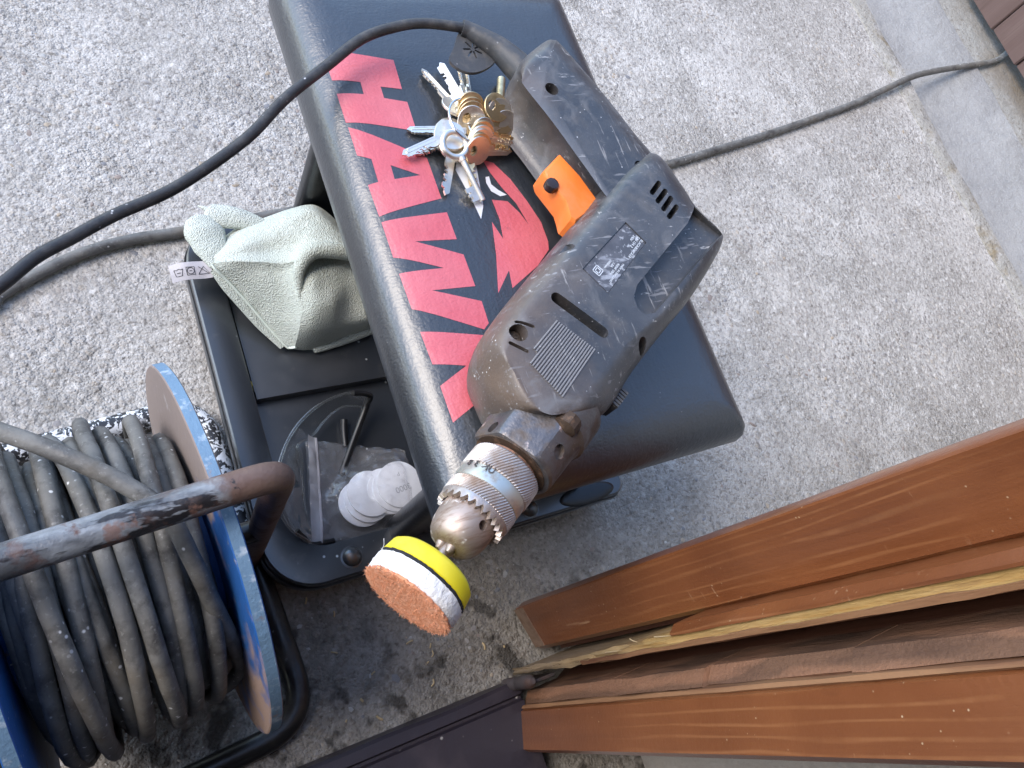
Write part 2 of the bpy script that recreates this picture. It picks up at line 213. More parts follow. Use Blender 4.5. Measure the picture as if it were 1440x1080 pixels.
def ground_mat():
    m = bpy.data.materials.new('exposed_aggregate_concrete'); m.use_nodes = True
    t = m.node_tree; N = t.nodes; L = t.links; b = N['Principled BSDF']
    tc = N.new('ShaderNodeTexCoord'); P = tc.outputs['Object']
    def nz(scale, detail=6, rough=.6, dist=0):
        n = N.new('ShaderNodeTexNoise'); n.inputs['Scale'].default_value = scale; n.inputs['Detail'].default_value = detail
        n.inputs['Roughness'].default_value = rough; n.inputs['Distortion'].default_value = dist; L.new(P, n.inputs['Vector']); return n.outputs['Fac']
    def vo(scale, feat='F1', out='Distance'):
        n = N.new('ShaderNodeTexVoronoi'); n.feature = feat; n.inputs['Scale'].default_value = scale
        # warp the cells so that they read as broken stones
        w_ = N.new('ShaderNodeTexNoise'); w_.inputs['Scale'].default_value = scale*.8; L.new(P, w_.inputs['Vector'])
        ad = N.new('ShaderNodeVectorMath'); ad.operation = 'MULTIPLY_ADD'; L.new(w_.outputs['Color'], ad.inputs[0]); ad.inputs[1].default_value = (.9/scale,)*3; L.new(P, ad.inputs[2])
        L.new(ad.outputs[0], n.inputs['Vector']); return n.outputs[out]
    def rg(s, lo, hi, a=0., z=1.):
        r = N.new('ShaderNodeMapRange'); L.new(s, r.inputs[0]); r.inputs[1].default_value = lo; r.inputs[2].default_value = hi
        r.inputs[3].default_value = a; r.inputs[4].default_value = z; return r.outputs[0]
    def mix(f, a, c2):
        x = N.new('ShaderNodeMix'); x.data_type = 'RGBA'
        if hasattr(f, 'links'): L.new(f, x.inputs[0])
        else: x.inputs[0].default_value = f
        for s, k in ((a, 6), (c2, 7)):
            if hasattr(s, 'links'): L.new(s, x.inputs[k])
            else: x.inputs[k].default_value = (*s, 1)
        return x.outputs[2]
    def mth(op, a, c2):
        x = N.new('ShaderNodeMath'); x.operation = op
        for k, s in enumerate((a, c2)):
            if hasattr(s, 'links'): L.new(s, x.inputs[k])
            else: x.inputs[k].default_value = s
        return x.outputs[0]
    base = mix(rg(nz(2.2, 4), .40, .62), (.37, .36, .345), (.50, .495, .485))
    base = mix(rg(nz(8, 4, .6, 1.), .53, .64, 0, .6), base, (.60, .595, .585))
    base = mix(rg(nz(1.3, 5, .65, .8), .50, .62, 0, .45), base, (.27, .255, .235))
    base = mix(rg(nz(13, 5, .65, 1.5), .58, .64, 0, .45), base, (.22, .205, .185))
    base = mix(rg(nz(22), .46, .68, 0, .7), base, (.27, .26, .245))
    # stones of the aggregate
    sc = vo(125, 'F1', 'Color'); sep = N.new('ShaderNodeSeparateColor'); L.new(sc, sep.inputs[0])
    cr = N.new('ShaderNodeValToRGB'); L.new(sep.outputs[0], cr.inputs[0]); e = cr.color_ramp; e.interpolation = 'LINEAR'
    e.elements[0].position = 0; e.elements[0].color = (.20, .19, .185, 1); e.elements[1].position = 1; e.elements[1].color = (.56, .55, .53, 1)
    for p_, c_ in ((.25, (.30, .27, .25)), (.45, (.40, .385, .37)), (.62, (.31, .30, .30)), (.8, (.42, .37, .31))):
        q = e.elements.new(p_); q.color = (*c_, 1)
    stone = mth('MULTIPLY', rg(vo(125), .50, .32), rg(nz(9), .38, .62))
    base = mix(mth('MULTIPLY', stone, .85), base, cr.outputs[0])
    sc2 = vo(330, 'F1', 'Color'); sep2 = N.new('ShaderNodeSeparateColor'); L.new(sc2, sep2.inputs[0])
    base = mix(rg(sep2.outputs[1], .55, 1., 0, .55), base, (.60, .59, .58))
    base = mix(rg(sep2.outputs[2], .74, 1., 0, .6), base, (.15, .14, .13))
    base = mix(rg(nz(140, 4), .58, .67, 0, .7), base, (.12, .11, .10))      # open pores
    base = mix(rg(nz(75, 5), .57, .68, 0, .65), base, (.68, .68, .67))        # cement bloom
    # damp, mossy dirt trodden in at the doorstep
    sx = N.new('ShaderNodeSeparateXYZ'); L.new(P, sx.inputs[0])
    g = mth('ADD', mth('MULTIPLY', nz(7, 5), .30), sx.outputs[1])
    g = mth('ADD', g, mth('MULTIPLY', sx.outputs[0], .16))
    dirt = rg(g, .44, .20, 0, 1.)
    base = mix(mth('MULTIPLY', dirt, .55), base, mix(rg(nz(30), .4, .65), (.085, .072, .052), (.17, .15, .12)))
    blot = mth('MULTIPLY', rg(nz(26, 3), .54, .62), rg(g, .26, .18, 0, 1.))
    base = mix(mth('MULTIPLY', blot, .8), base, (.028, .024, .02))
    tint = N.new('ShaderNodeMix'); tint.data_type = 'RGBA'; tint.blend_type = 'MULTIPLY'; tint.inputs[0].default_value = 1.; L.new(base, tint.inputs[6]); tint.inputs[7].default_value = (1., .965, .915, 1)
    L.new(tint.outputs[2], b.inputs['Base Color'])
    L.new(rg(nz(60), .3, .7, .7, .95), b.inputs['Roughness'])
    h = mth('ADD', mth('MULTIPLY', rg(vo(125), .6, .1), .5), mth('MULTIPLY', nz(60, 6), 1.2))
    h = mth('ADD', h, mth('MULTIPLY', nz(320, 3), .5)); h = mth('ADD', h, mth('MULTIPLY', rg(vo(330), .6, .1), .28))
    bp = N.new('ShaderNodeBump'); bp.inputs['Distance'].default_value = .0036; L.new(rg(nz(5, 3), .35, .65, .45, 1.), bp.inputs['Strength']); L.new(h, bp.inputs['Height']); L.new(bp.outputs[0], b.inputs['Normal'])
    return m
MAT['ground'] = ground_mat()

# ------------------------------------------------------------------ mesh helpers
ORG = {}
class MB:
    def __init__(s): s.v = []; s.f = []; s.mi = []
    def add(s, vs, fs, mi=0):
        o = len(s.v); s.v += [tuple(p) for p in vs]; s.f += [tuple(i+o for i in q) for q in fs]; s.mi += [mi]*len(fs); return s
    def loft(s, secs, cap=True, closed=True, mi=0, capmi=None):
        n = len(secs[0]); vs = [p for q in secs for p in q]; fs = []
        for k in range(len(secs)-1):
            for i in range(n if closed else n-1):
                j = (i+1) % n; fs.append((k*n+i, k*n+j, (k+1)*n+j, (k+1)*n+i))
        s.add(vs, fs, mi)
        if cap:
            o = len(s.v)-len(vs); s.f.append(tuple(o+i for i in reversed(range(n)))); s.f.append(tuple(o+(len(secs)-1)*n+i for i in range(n)))
            s.mi += [mi if capmi is None else capmi]*2
        return s
    def prism(s, poly, z0, z1, mi=0):
        return s.loft([[(x, y, z0) for x, y in poly], [(x, y, z1) for x, y in poly]], mi=mi)
    def box(s, x0, x1, y0, y1, z0, z1, mi=0): return s.prism([(x0, y0), (x1, y0), (x1, y1), (x0, y1)], z0, z1, mi)
    def tube(s, path, r, n=10, mi=0, cap=True):
        path = [Vector(p) for p in path]; m = len(path); rr = r if isinstance(r, (list, tuple)) else [r]*m
        T = [(path[min(i+1, m-1)]-path[max(i-1, 0)]).normalized() for i in range(m)]
        up = Vector((0, 0, 1)) if abs(T[0].z) < .9 else Vector((1, 0, 0))
        u = (up-T[0]*up.dot(T[0])).normalized(); secs = []
        for i in range(m):
            u = (u-T[i]*u.dot(T[i])).normalized(); v = T[i].cross(u)
            secs.append([tuple(path[i]+(u*math.cos(a)+v*math.sin(a))*rr[i]) for a in [2*math.pi*k/n for k in range(n)]])
        return s.loft(secs, cap=cap, mi=mi)
    def lathe(s, o, d, prof, n=48, mi=0, ridge=None, cap=True, twist=0.):
        o = Vector(o); d = Vector(d).normalized(); up = Vector((0, 0, 1)) if abs(d.z) < .9 else Vector((1, 0, 0))
        u = (up-d*up.dot(d)).normalized(); v = d.cross(u); secs = []
        for k, (t, r) in enumerate(prof):
            row = []
            for i in range(n):
                a = 2*math.pi*i/n+twist*t; q = r
                if ridge: q += ridge(k, i, t)
                row.append(tuple(o+d*t+(u*math.cos(a)+v*math.sin(a))*q))
            secs.append(row)
        return s.loft(secs, cap=cap, mi=mi)
def cr(pts, k=6, closed=False):
    pts = [Vector(p) for p in pts]; n = len(pts); out = []
    for i in range(n if closed else n-1):
        g = (lambda j: pts[j % n]) if closed else (lambda j: pts[max(0, min(n-1, j))])
        a, b, c, d = g(i-1), g(i), g(i+1), g(i+2)
        for q in range(k):
            t = q/k; out.append(.5*((2*b)+(c-a)*t+(2*a-5*b+4*c-d)*t*t+(3*b-a-3*c+d)*t**3))
    if not closed: out.append(pts[-1])
    return [tuple(p) for p in out]
def rrect(x0, x1, y0, y1, r, n=6):
    out = []
    for cx, cy, a0 in ((x1-r, y1-r, 0), (x0+r, y1-r, 90), (x0+r, y0+r, 180), (x1-r, y0+r, 270)):
        for k in range(n+1):
            a = R2(a0+90*k/n); out.append((cx+r*math.cos(a), cy+r*math.sin(a)))
    return out
def capsule(p0, p1, r, n=6):
    d = math.atan2(p1[1]-p0[1], p1[0]-p0[0]); out = []
    for c, s in ((p1, -90), (p0, 90)):
        for k in range(n+1):
            a = d+R2(s+180*k/n); out.append((c[0]+r*math.cos(a), c[1]+r*math.sin(a)))
    return out
def circ(c, r, n=20): return [(c[0]+r*math.cos(2*math.pi*i/n), c[1]+r*math.sin(2*math.pi*i/n)) for i in range(n)]

def root(name, loc, label, cat, group=None):
    o = bpy.data.objects.new(name, None); COL.objects.link(o); o.location = loc; o.empty_display_size = .02
    ORG[o] = Vector(loc); o['label'] = label; o['category'] = cat
    if group: o['group'] = group
    return o
def obj(name, mb, mats, parent=None, smooth=35, label=None, cat=None, group=None, kind=None, origin=None):
    me = bpy.data.meshes.new(name)
    if parent is not None: og = ORG[parent]
    elif origin is not None: og = Vector(origin)
    else:
        xs = [v[0] for v in mb.v]; ys = [v[1] for v in mb.v]; og = Vector(((min(xs)+max(xs))/2, (min(ys)+max(ys))/2, min(v[2] for v in mb.v)))
    me.from_pydata([(v[0]-og.x, v[1]-og.y, v[2]-og.z) for v in mb.v], [], mb.f)
    if not isinstance(mats, (list, tuple)): mats = [mats]
    for m in mats: me.materials.append(MAT[m])
    if len(mats) > 1: me.polygons.foreach_set('material_index', mb.mi)
    bm = bmesh.new(); bm.from_mesh(me); bmesh.ops.recalc_face_normals(bm, faces=bm.faces); bm.to_mesh(me); bm.free()
    o = bpy.data.objects.new(name, me); COL.objects.link(o); ORG[o] = og
    if parent is not None: o.parent = parent
    else: o.location = og
    shade(me, smooth)
    if label: o['label'] = label
    if cat: o['category'] = cat
    if group: o['group'] = group
    if kind: o['kind'] = kind
    return o
def shade(me, ang):
    if ang:
        me.shade_smooth(); me.set_sharp_from_angle(angle=R2(ang))
    me.update()
def cut(o, mb, smooth=35):
    og = ORG[o]; me = bpy.data.meshes.new('cutter'); me.from_pydata([(v[0]-og.x, v[1]-og.y, v[2]-og.z) for v in mb.v], [], mb.f)
    bm = bmesh.new(); bm.from_mesh(me); bmesh.ops.recalc_face_normals(bm, faces=bm.faces); bm.to_mesh(me); bm.free()
    c = bpy.data.objects.new('cutter', me); COL.objects.link(c); c.parent = o.parent
    if o.parent is None: c.location = og
    md = o.modifiers.new('cut', 'BOOLEAN'); md.operation = 'DIFFERENCE'; md.solver = 'EXACT'; md.object = c
    bpy.context.view_layer.update(); dg = bpy.context.evaluated_depsgraph_get()
    new = bpy.data.meshes.new_from_object(o.evaluated_get(dg)); o.modifiers.clear(); o.data = new
    bpy.data.objects.remove(c); shade(new, smooth)
def text(name, s, size, mw, mat, parent, ext=.0002):
    cu = bpy.data.curves.new('t', 'FONT'); cu.body = s; cu.size = size; cu.extrude = ext; cu.align_x = 'LEFT'
    to = bpy.data.objects.new('t', cu); COL.objects.link(to); bpy.context.view_layer.update()
    me = bpy.data.meshes.new_from_object(to.evaluated_get(bpy.context.evaluated_depsgraph_get()))
    bpy.data.objects.remove(to); me.transform(Matrix.Translation(-ORG[parent]) @ mw)
    me.materials.clear(); me.materials.append(MAT[mat])
    o = bpy.data.objects.new(name, me); COL.objects.link(o); o.parent = parent; ORG[o] = ORG[parent]; return o
def nz3(x, y, z=0.): return noise.noise(Vector((x, y, z)))

# ------------------------------------------------------------------ the setting
g = MB(); g.add([(-30, -30, 0), (1.46, -30, 0), (1.46, 30, 0), (-30, 30, 0)], [(0, 1, 2, 3)])
obj('ground', g, 'ground', smooth=0, kind='structure', origin=(0, 0, 0))
def strip(name, prof, mat, y0=-2., y1=4., n=300):
    b = MB(); secs = []
    for k in range(n+1):
        y = y0+(y1-y0)*k/n; row = []
        for i, (x, z) in enumerate(prof):
            e = .007*nz3(y*9, i*3.1, 2.)+.003*nz3(y*40, i*2.3, 5.); row.append((x+(e if 0 < i < len(prof)-1 else e*.5), y, z+.25*e))
        secs.append(row)
    b.loft(secs, cap=False, closed=False); return obj(name, b, mat, kind='structure', origin=(0, 0, 0))
strip('kerb', [(1.455, -.02), (1.458, .002), (1.475, .005), (1.500, .004), (1.507, -.006), (1.509, -.06)], 'kerb')
strip('gutter', [(1.505, -.026), (1.54, -.030), (1.60, -.026), (1.68, -.012), (1.745, .002), (1.757, -.001), (1.760, -.03)], 'gutter')
strip('verge', [(1.752, -.004), (1.77, -.002), (1.80, .000), (1.84, .003), (1.90, .004), (2.2, .004)], 'verge')
g = MB(); g.add([(2.1, -30, -.004), (30, -30, -.004), (30, 30, -.004), (2.1, 30, -.004)], [(0, 1, 2, 3)])
obj('yard', g, 'verge', smooth=0, kind='structure', origin=(0, 0, 0))

# boarded fence beyond the gutter
fen = root('board_fence', (1.86, .75, 0), 'faded brown vertical board fence beyond the gutter', 'fence')
random.seed(3)
y = -1.30
while y < 3.2:
    wd = .098+random.uniform(-.003, .003); b = MB(); x = 1.842+random.uniform(-.002, .002); c = .003
    b.prism([(x+c, y+.001), (x+.02, y+.001), (x+.02, y+wd-.001), (x+c, y+wd-.001), (x, y+wd-.001-c), (x, y+.001+c)], .022+random.uniform(-.004, .004), 1.05+random.uniform(-.01, .01))
    obj('board', b, 'fence', fen, smooth=0); y += wd+random.choice((.0008, .0008, .003))
for z in (.25, .85):
    b = MB(); b.box(1.866, 1.90, -1.3, 3.2, z, z+.07); obj('rail', b, 'fence', fen, smooth=0)

# house wall with the doorway the camera stands in
hw = root('house_wall', (0, -.2, 0), 'pale rendered house wall round the brown doorway', 'wall')
b = MB(); b.box(.44, 4.5, -.26, -.055, 0, 2.9); obj('wall_panel', b, 'render', hw, smooth=0)
b = MB(); b.box(-4.5, -.62, -.26, -.055, 0, 2.9); obj('wall_panel', b, 'render', hw, smooth=0)
b = MB(); b.box(-.62, .44, -.26, -.055, 2.10, 2.9); obj('wall_panel', b, 'render', hw, smooth=0)
rm = root('room', (0, -1.5, 0), 'dim plastered room behind the brown doorway', 'room')
b = MB(); b.box(-2.5, 2.5, -3.2, -3.1, -.01, 2.5); obj('back_wall', b, 'plaster', rm, smooth=0)
for sx in (-2.5, 2.4):
    b = MB(); b.box(sx, sx+.1, -3.1, -.262, -.01, 2.5); obj('side_wall', b, 'plaster', rm, smooth=0)
b = MB(); b.box(-2.5, 2.5, -3.2, -.262, 2.5, 2.6); obj('ceiling', b, 'plaster', rm, smooth=0)
b = MB(); b.box(-2.39, 2.39, -3.09, -.20, .004, .014); obj('floor_slab', b, 'gutter', rm, smooth=0)

# door frame: tall timbers seen from above, running up past the camera
df = root('door_frame', (.40, -.04, 0), 'brown stained door frame with split raw wood bead', 'door frame')
def timber(name, pts, mat, par, z0=.012, z1=2.06, nz=2, wob=0., back=.44):
    """front edge points in plan, closed off at the back"""
    pl = list(pts)+[(back, pts[-1][1]-.0), (back, pts[0][1])]
    b = MB(); secs = []
    for k in range(nz+1):
        z = z0+(z1-z0)*k/nz; row = []
        for i, (x, yy) in enumerate(pl):
            e = wob*nz3(z*22, i*5.3, 1.7)+.5*wob*nz3(z*90, i*3.3, 3.) if i < len(pts) else 0
            row.append((x-abs(e), yy+.5*e, z))
        secs.append(row)
    b.loft(secs); return obj(name, b, mat, par, smooth=25, origin=None)
oj = timber('outer_jamb', [(0.3640, 0.0011), (0.3545, -0.0026), (0.3535, -0.0040), (0.3631, -0.0462), (0.3687, -0.0497)], 'wood', df, nz=40, wob=.0006)
b = MB(); P0, P1 = (0.3530, -0.0040), (0.3626, -0.0461)
b.prism([P0, P1, (P1[0]+.01, P1[1]), (P0[0]+.01, P0[1])], .008, .030); obj('worn_foot', b, 'wood_foot', oj, smooth=0)
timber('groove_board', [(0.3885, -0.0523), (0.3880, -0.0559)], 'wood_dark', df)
bd = timber('bead', [(0.3466, -0.0484), (0.3365, -0.0487), (0.3302, -0.0537), (0.3299, -0.0553)], 'wood', df, z0=.30, nz=90, wob=.0018)
b = MB(); secs = []
for k in range(261):
    z = .008+2.05*k/260; f = max(0, min(1, (z-.12)/.34)); f = f*f*(3-2*f); am_ = 1-.75*max(0, min(1, (z-.26)/.14)); e = lambda i, a_=.003: am_*a_*nz3(z*26, i*4.7, 1.3)+a_*.6*nz3(z*95, i*2.9, 6.)
    s0, s1, s2 = Vector((0.3470, -0.0590)), Vector((0.3474, -0.0500)), Vector((0.3371, -0.0514)); m0 = Vector((0.3351, -0.0576)); q = s0.lerp(s1, f); r_ = m0.lerp(s2, f)
    pl = [q, r_, Vector((0.3320, -0.0576)), Vector((0.3331, -0.0604)), Vector((0.3299, -0.0612)), Vector((0.3319, -0.0641)), Vector((.44, (0.3319, -0.0641)[1])), Vector((.44, q.y))]
    secs.append([(p_.x-(abs(e(i)) if i < 6 else 0), p_.y+(e(i+9, .0022) if 0 < i < 6 else 0), z) for i, p_ in enumerate(pl)])
b.loft(secs); obj('split_bead', b, 'wood_raw', df, smooth=25)
timber('bead_edge', [(0.3284, -0.0609), (0.3293, -0.0642), (0.3346, -0.0658)], 'wood_edge', df, z0=.16, nz=120, wob=.002)
b = MB(); random.seed(9)
for k in range(3):
    z = random.uniform(.12, .30); q = Vector((*(0.3297, -0.0536), 0)); p0 = Vector((q.x+random.uniform(-.001, .002), q.y+random.uniform(-.006, .005), z)); ln = random.uniform(.008, .035)
    p1 = p0+Vector((random.uniform(-.003, .001), random.uniform(-.004, .004), ln)); b.tube([p0, p0.lerp(p1, .5)+Vector((-.0008, 0, 0)), p1], [.0006, .0005, .0002], 4)
obj('splinters', b, 'chip', df, smooth=0)['kind'] = 'stuff'
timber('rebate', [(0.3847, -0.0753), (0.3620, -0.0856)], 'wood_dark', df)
# the other timbers of the opening (out of the picture)
b = MB(); b.box(-.62, -.54, -.20, -.02, .0, 2.06); obj('outer_jamb', b, 'wood', df, smooth=0)
b = MB(); b.box(-.62, .47, -.20, -.02, 2.062, 2.14); obj('head', b, 'wood', df, smooth=0)
# door leaf standing open against the frame
dl = root('wooden_door', (.38, -.12, 0), 'brown wooden door edge with rough sawn knotty strip beside frame', 'door')
b = MB(); random.seed(5)
zz = .02; prev = 0
strips = []
while zz < 2.0:
    ln = random.choice((.06, .09, .13, .05, .17)); strips.append((zz, min(zz+ln, 2.02))); zz += ln+.0015
for k, (za, zb) in enumerate(strips):
    e = random.uniform(-.003, .003)
    timber('rough_block', [(a[0]+(e if 0 < i < 3 else 0), a[1]) for i, a in enumerate([(0.3396, -0.0803), (0.3350, -0.0804), (0.3272, -0.0906), (0.3323, -0.0929)])], 'wood_rough', dl, z0=za, z1=zb, nz=max(2, int((zb-za)/.012)), wob=.0018)
timber('worn_edge', [(0.3260, -0.0911), (0.3219, -0.0908), (0.3197, -0.0930), (0.3223, -0.0949)], 'wood_edge', dl, z0=.012, nz=120, wob=.0014)
timber('stile', [(0.3209, -0.0945), (0.3186, -0.0953), (0.3083, -0.1273), (0.3125, -0.1314)], 'wood', dl, nz=40, wob=.0005)
b = MB(); c = ((0.3206, -0.0694)); c = (c[0], c[1])
b.lathe((c[0], c[1], .004), (0, 0, 1), [(0, .0062), (.030, .0062), (.031, .0056), (.033, .0056), (.034, .0064), (.058, .0064), (.063, .0050), (.066, .0028)], 20)
obj('hinge_knuckle', b, 'hinge', dl, smooth=40)
b = MB(); b.box(c[0], c[0]+.03, c[1]-.004, c[1]-.001, .006, .056); obj('hinge_leaf', b, 'hinge', dl, smooth=0)
# threshold
th = root('door_threshold', (0, -.12, 0), 'dark painted door threshold board with a long groove', 'threshold')
b = MB(); secs = []
for k in range(121):
    x = -.60+k*.925/120; e = .0015*nz3(x*14, 1, 2)
    secs.append([(x, yy+e*(i in (1, 2)), z+e*.4) for i, (yy, z) in enumerate([(-.066, .002), (-.068, .020), (-.071, .023), (-.080, .0235), (-.082, .019), (-.0845, .019), (-.0865, .0245), (-.15, .026), (-.19, .026), (-.19, .002)])])
b.loft(secs); obj('sill_board', b, 'sill', th, smooth=25)

# ------------------------------------------------------------------ stones bedded in the concrete, chips
random.seed(11)
ico = bmesh.new(); bmesh.ops.create_icosphere(ico, subdivisions=1, radius=1); IV = [v.co.copy() for v in ico.verts]; IF = [tuple(v.index for v in f.verts) for f in ico.faces]; ico.free()
b = MB()
for k in range(5200):
    if k < 3600: x, yy = random.uniform(-.25, .95), random.uniform(-.06, .75)
    else: x, yy = random.uniform(.2, 1.44), random.uniform(.02, 1.15)
    if nz3(x*4, yy*4, 7.) < random.uniform(-.5, .3): continue
    r = .0010+.0028*random.random()**2.6+(.0030*random.random() if random.random() < .05 else 0); a = random.uniform(0, 6.28); sx, sy = r*random.uniform(.8, 1.5), r*random.uniform(.6, 1.); sz = r*random.uniform(.25, .5)
    ca, sa = math.cos(a), math.sin(a); vs = []
    for v in IV:
        j = 1+random.uniform(-.22, .22); X, Y = v.x*sx*j, v.y*sy*j; vs.append((x+X*ca-Y*sa, yy+X*sa+Y*ca, v.z*sz*j-sz*.25))
    b.add(vs, IF, random.choice((0, 0, 1, 1, 2, 3, 4, 5, 5)))
obj('aggregate_stones', b, ['pebble%d' % i for i in range(6)], smooth=50, kind='stuff', origin=(0, 0, 0), label='small stones bedded in the grey concrete', cat='stones')
b = MB(); random.seed(21)
for k in range(20):
    x, yy = random.uniform(.14, .36), random.uniform(-.06, .10)
    l, wd, a = random.uniform(.001, .0035), random.uniform(.0006, .0012), random.uniform(0, 6.28); ca, sa = math.cos(a), math.sin(a)
    P = [(x-ca*l, yy-sa*l, .0012), (x+random.uniform(-1, 1)*l*.3, yy+random.uniform(-1, 1)*l*.3, .0012+random.uniform(0, .002)), (x+ca*l, yy+sa*l, .0012)]
    b.tube(cr(P, 3), wd, 4)
obj('wood_shavings', b, 'chip', smooth=40, kind='stuff', origin=(0, 0, 0), label='pale wood shavings scattered by the door foot', cat='shavings')

# ------------------------------------------------------------------ creeper seat with tray
st = root('roller_seat', (.33, .28, 0), 'black padded roller seat with red printed lettering and tool tray', 'roller seat')
X0, X1, Y0, Y1 = .1950, .4735, .0640, .5200
PROF = [(.262, .016), (.268, .006), (.277, .0015), (.288, 0), (.298, .0015), (.306, .005), (.312, .0105), (.316, .017), (.3185, .025), (.3198, .035), (.3204, .050), (.3210, .075), (.3213, .10)]
def inset_at(d):                      # cushion height at a distance d in from the side
    ps = PROF[3:]
    if d >= ps[-1][1]: return ps[-1][0]
    for (z0, i0), (z1, i1) in zip(ps, ps[1:]):
        if i0 <= d <= i1: return z0+(z1-z0)*(d-i0)/(i1-i0)
    return ps[0][0]
def seat_z(x, yy): return inset_at(max(0, min(x-X0, X1-x, yy-Y0, Y1-yy)))
b = MB(); secs = []
for z, i in PROF:
    rr = .0055 if i < .05 else .006
    ring = []
    for (x, yy) in rrect(X0+i, X1-i, Y0+i, Y1-i, rr, 5): ring.append((x, yy, z))
    # subdivide the straight sides
    full = []
    for k in range(len(ring)):
        a, c = Vector(ring[k]), Vector(ring[(k+1) % len(ring)]); m_ = 14 if (k % 6) == 5 else 1
        for q in range(m_): full.append(tuple(a.lerp(c, q/m_)))
    secs.append(full)
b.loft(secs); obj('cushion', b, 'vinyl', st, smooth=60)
b = MB(); b.prism(rrect(X0+.012, X1-.012, Y0+.012, Y1-.012, .01), .250, .2622); obj('seat_board', b, 'frame_black', st, smooth=30)
def decal(name, poly, mat, par, holes=(), lift=.00022):
    bm = bmesh.new(); edges = []
    for lp in (poly,)+tuple(holes):
        vs = [bm.verts.new((x, yy, 0)) for x, yy in lp]
        for i in range(len(vs)): edges.append(bm.edges.new((vs[i], vs[(i+1) % len(vs)])))
    bmesh.ops.triangle_fill(bm, use_beauty=True, edges=edges)
    for it in range(6):
        lg = [e for e in bm.edges if e.calc_length() > .006]
        if not lg: break
        bmesh.ops.subdivide_edges(bm, edges=lg, cuts=1); bmesh.ops.triangulate(bm, faces=bm.faces)
    mb = MB(); bm.verts.index_update()
    mb.add([(v.co.x, v.co.y, seat_z(v.co.x, v.co.y)+lift) for v in bm.verts], [tuple(v.index for v in f.verts) for f in bm.faces]); bm.free()
    return obj(name, mb, mat, par, smooth=60)
Lh = [(0.2131, 0.4255), (0.2279, 0.4347), (0.2671, 0.4260), (0.2654, 0.3979), (0.2485, 0.4008), (0.2481, 0.3900), (0.2659, 0.3856), (0.2649, 0.3582), (0.2129, 0.3715), (0.2133, 0.3978), (0.2330, 0.3943), (0.2337, 0.4056), (0.2132, 0.4104)]
La = [(0.2133, 0.3672), (0.2654, 0.3336), (0.2653, 0.2972), (0.2140, 0.2889), (0.2136, 0.3160), (0.2213, 0.3167), (0.2220, 0.3367), (0.2130, 0.3421)]
Lah = [(0.2347, 0.3295), (0.2552, 0.3188), (0.2340, 0.3173)]
Lw = [(0.2142, 0.2841), (0.2656, 0.2850), (0.2657, 0.2616), (0.2331, 0.2640), (0.2667, 0.2484), (0.2669, 0.2218), (0.2332, 0.2237), (0.2676, 0.2093), (0.2669, 0.1914), (0.2617, 0.1873), (0.2149, 0.2130), (0.2144, 0.2415), (0.2479, 0.2397), (0.2142, 0.2548)]
Lk = [(0.2153, 0.1950), (0.2619, 0.1825), (0.2638, 0.1563), (0.2644, 0.1396), (0.2418, 0.1372), (0.2167, 0.1261), (0.2164, 0.1533), (0.2390, 0.1632), (0.2162, 0.1697)]
for nm, pl, ho in (('letter_h', Lh, ()), ('letter_a', La, (Lah,)), ('letter_w', Lw, ()), ('letter_k', Lk, ())): decal(nm, pl, 'print_red', st, ho)
decal('emblem_head', [(0.3118, 0.3286), (0.3202, 0.3253), (0.3298, 0.3093), (0.3369, 0.2887), (0.3422, 0.2685), (0.3417, 0.2510), (0.3394, 0.2436), (0.3239, 0.2310), (0.2959, 0.2158), (0.2985, 0.2306), (0.2829, 0.2135), (0.2926, 0.2443), (0.2995, 0.2729), (0.3036, 0.2573), (0.3068, 0.2740), (0.3066, 0.2921), (0.3197, 0.2896), (0.3264, 0.2785), (0.3304, 0.2671), (0.3265, 0.2870), (0.3193, 0.3021), (0.3139, 0.3171)], 'print_red', st)
decal('emblem_eye', [(0.3086, 0.3128), (0.3119, 0.3132), (0.3111, 0.3060), (0.3154, 0.3004), (0.3212, 0.2954), (0.3151, 0.2946), (0.3088, 0.2997), (0.3073, 0.3076)], 'print_white', st)
decal('emblem_beak', [(0.3080, 0.3429), (0.3024, 0.3133), (0.2975, 0.2877), (0.2914, 0.2762), (0.2897, 0.2935), (0.2853, 0.3210), (0.2899, 0.3306)], 'print_white', st)
# tray base
def ringloft(secs): 
    b = MB(); b.loft(secs, cap=False); return b
TX0, TX1, TY0, TY1 = .1165, .508, .0725, .459
IX0, IX1, IY0, IY1 = .1480, .480, .1080, .428
def rz(x0, x1, y0, y1, r, z):
    out = []
    for cx, cy, a0, q in ((x1, y1, 0, r*.3), (x0, y1, 90, r), (x0, y0, 180, r), (x1, y0, 270, r*.3)):
        sx_, sy_ = (-1 if cx == x1 else 1), (-1 if cy == y1 else 1)
        for k in range(11):
            a = R2(a0+9*k); out.append((cx+sx_*q+q*math.cos(a), cy+sy_*q+q*math.sin(a), z))
    return out
b = MB(); b.loft([rz(TX0+.004, TX1-.004, TY0+.004, TY1-.004, .046, .026), rz(TX0+.001, TX1-.001, TY0+.001, TY1-.001, .049, .030), rz(TX0, TX1, TY0, TY1, .05, .040), rz(TX0+.0004, TX1-.0004, TY0+.0004, TY1-.0004, .05, .045),
    rz(TX0+.0012, TX1-.0012, TY0+.0012, TY1-.0012, .049, .0462), rz(TX0+.0016, TX1-.0016, TY0+.0016, TY1-.0016, .049, .0452), rz(TX0+.0024, TX1-.0024, TY0+.0024, TY1-.0024, .048, .0535), rz(TX0+.004, TX1-.004, TY0+.004, TY1-.004, .046, .055),
    rz(IX0-.002, IX1+.002, IY0-.002, IY1+.002, .034, .0555), rz(IX0, IX1, IY0, IY1, .032, .0545), rz(IX0+.002, IX1-.002, IY0+.002, IY1-.002, .03, .036)], cap=False)
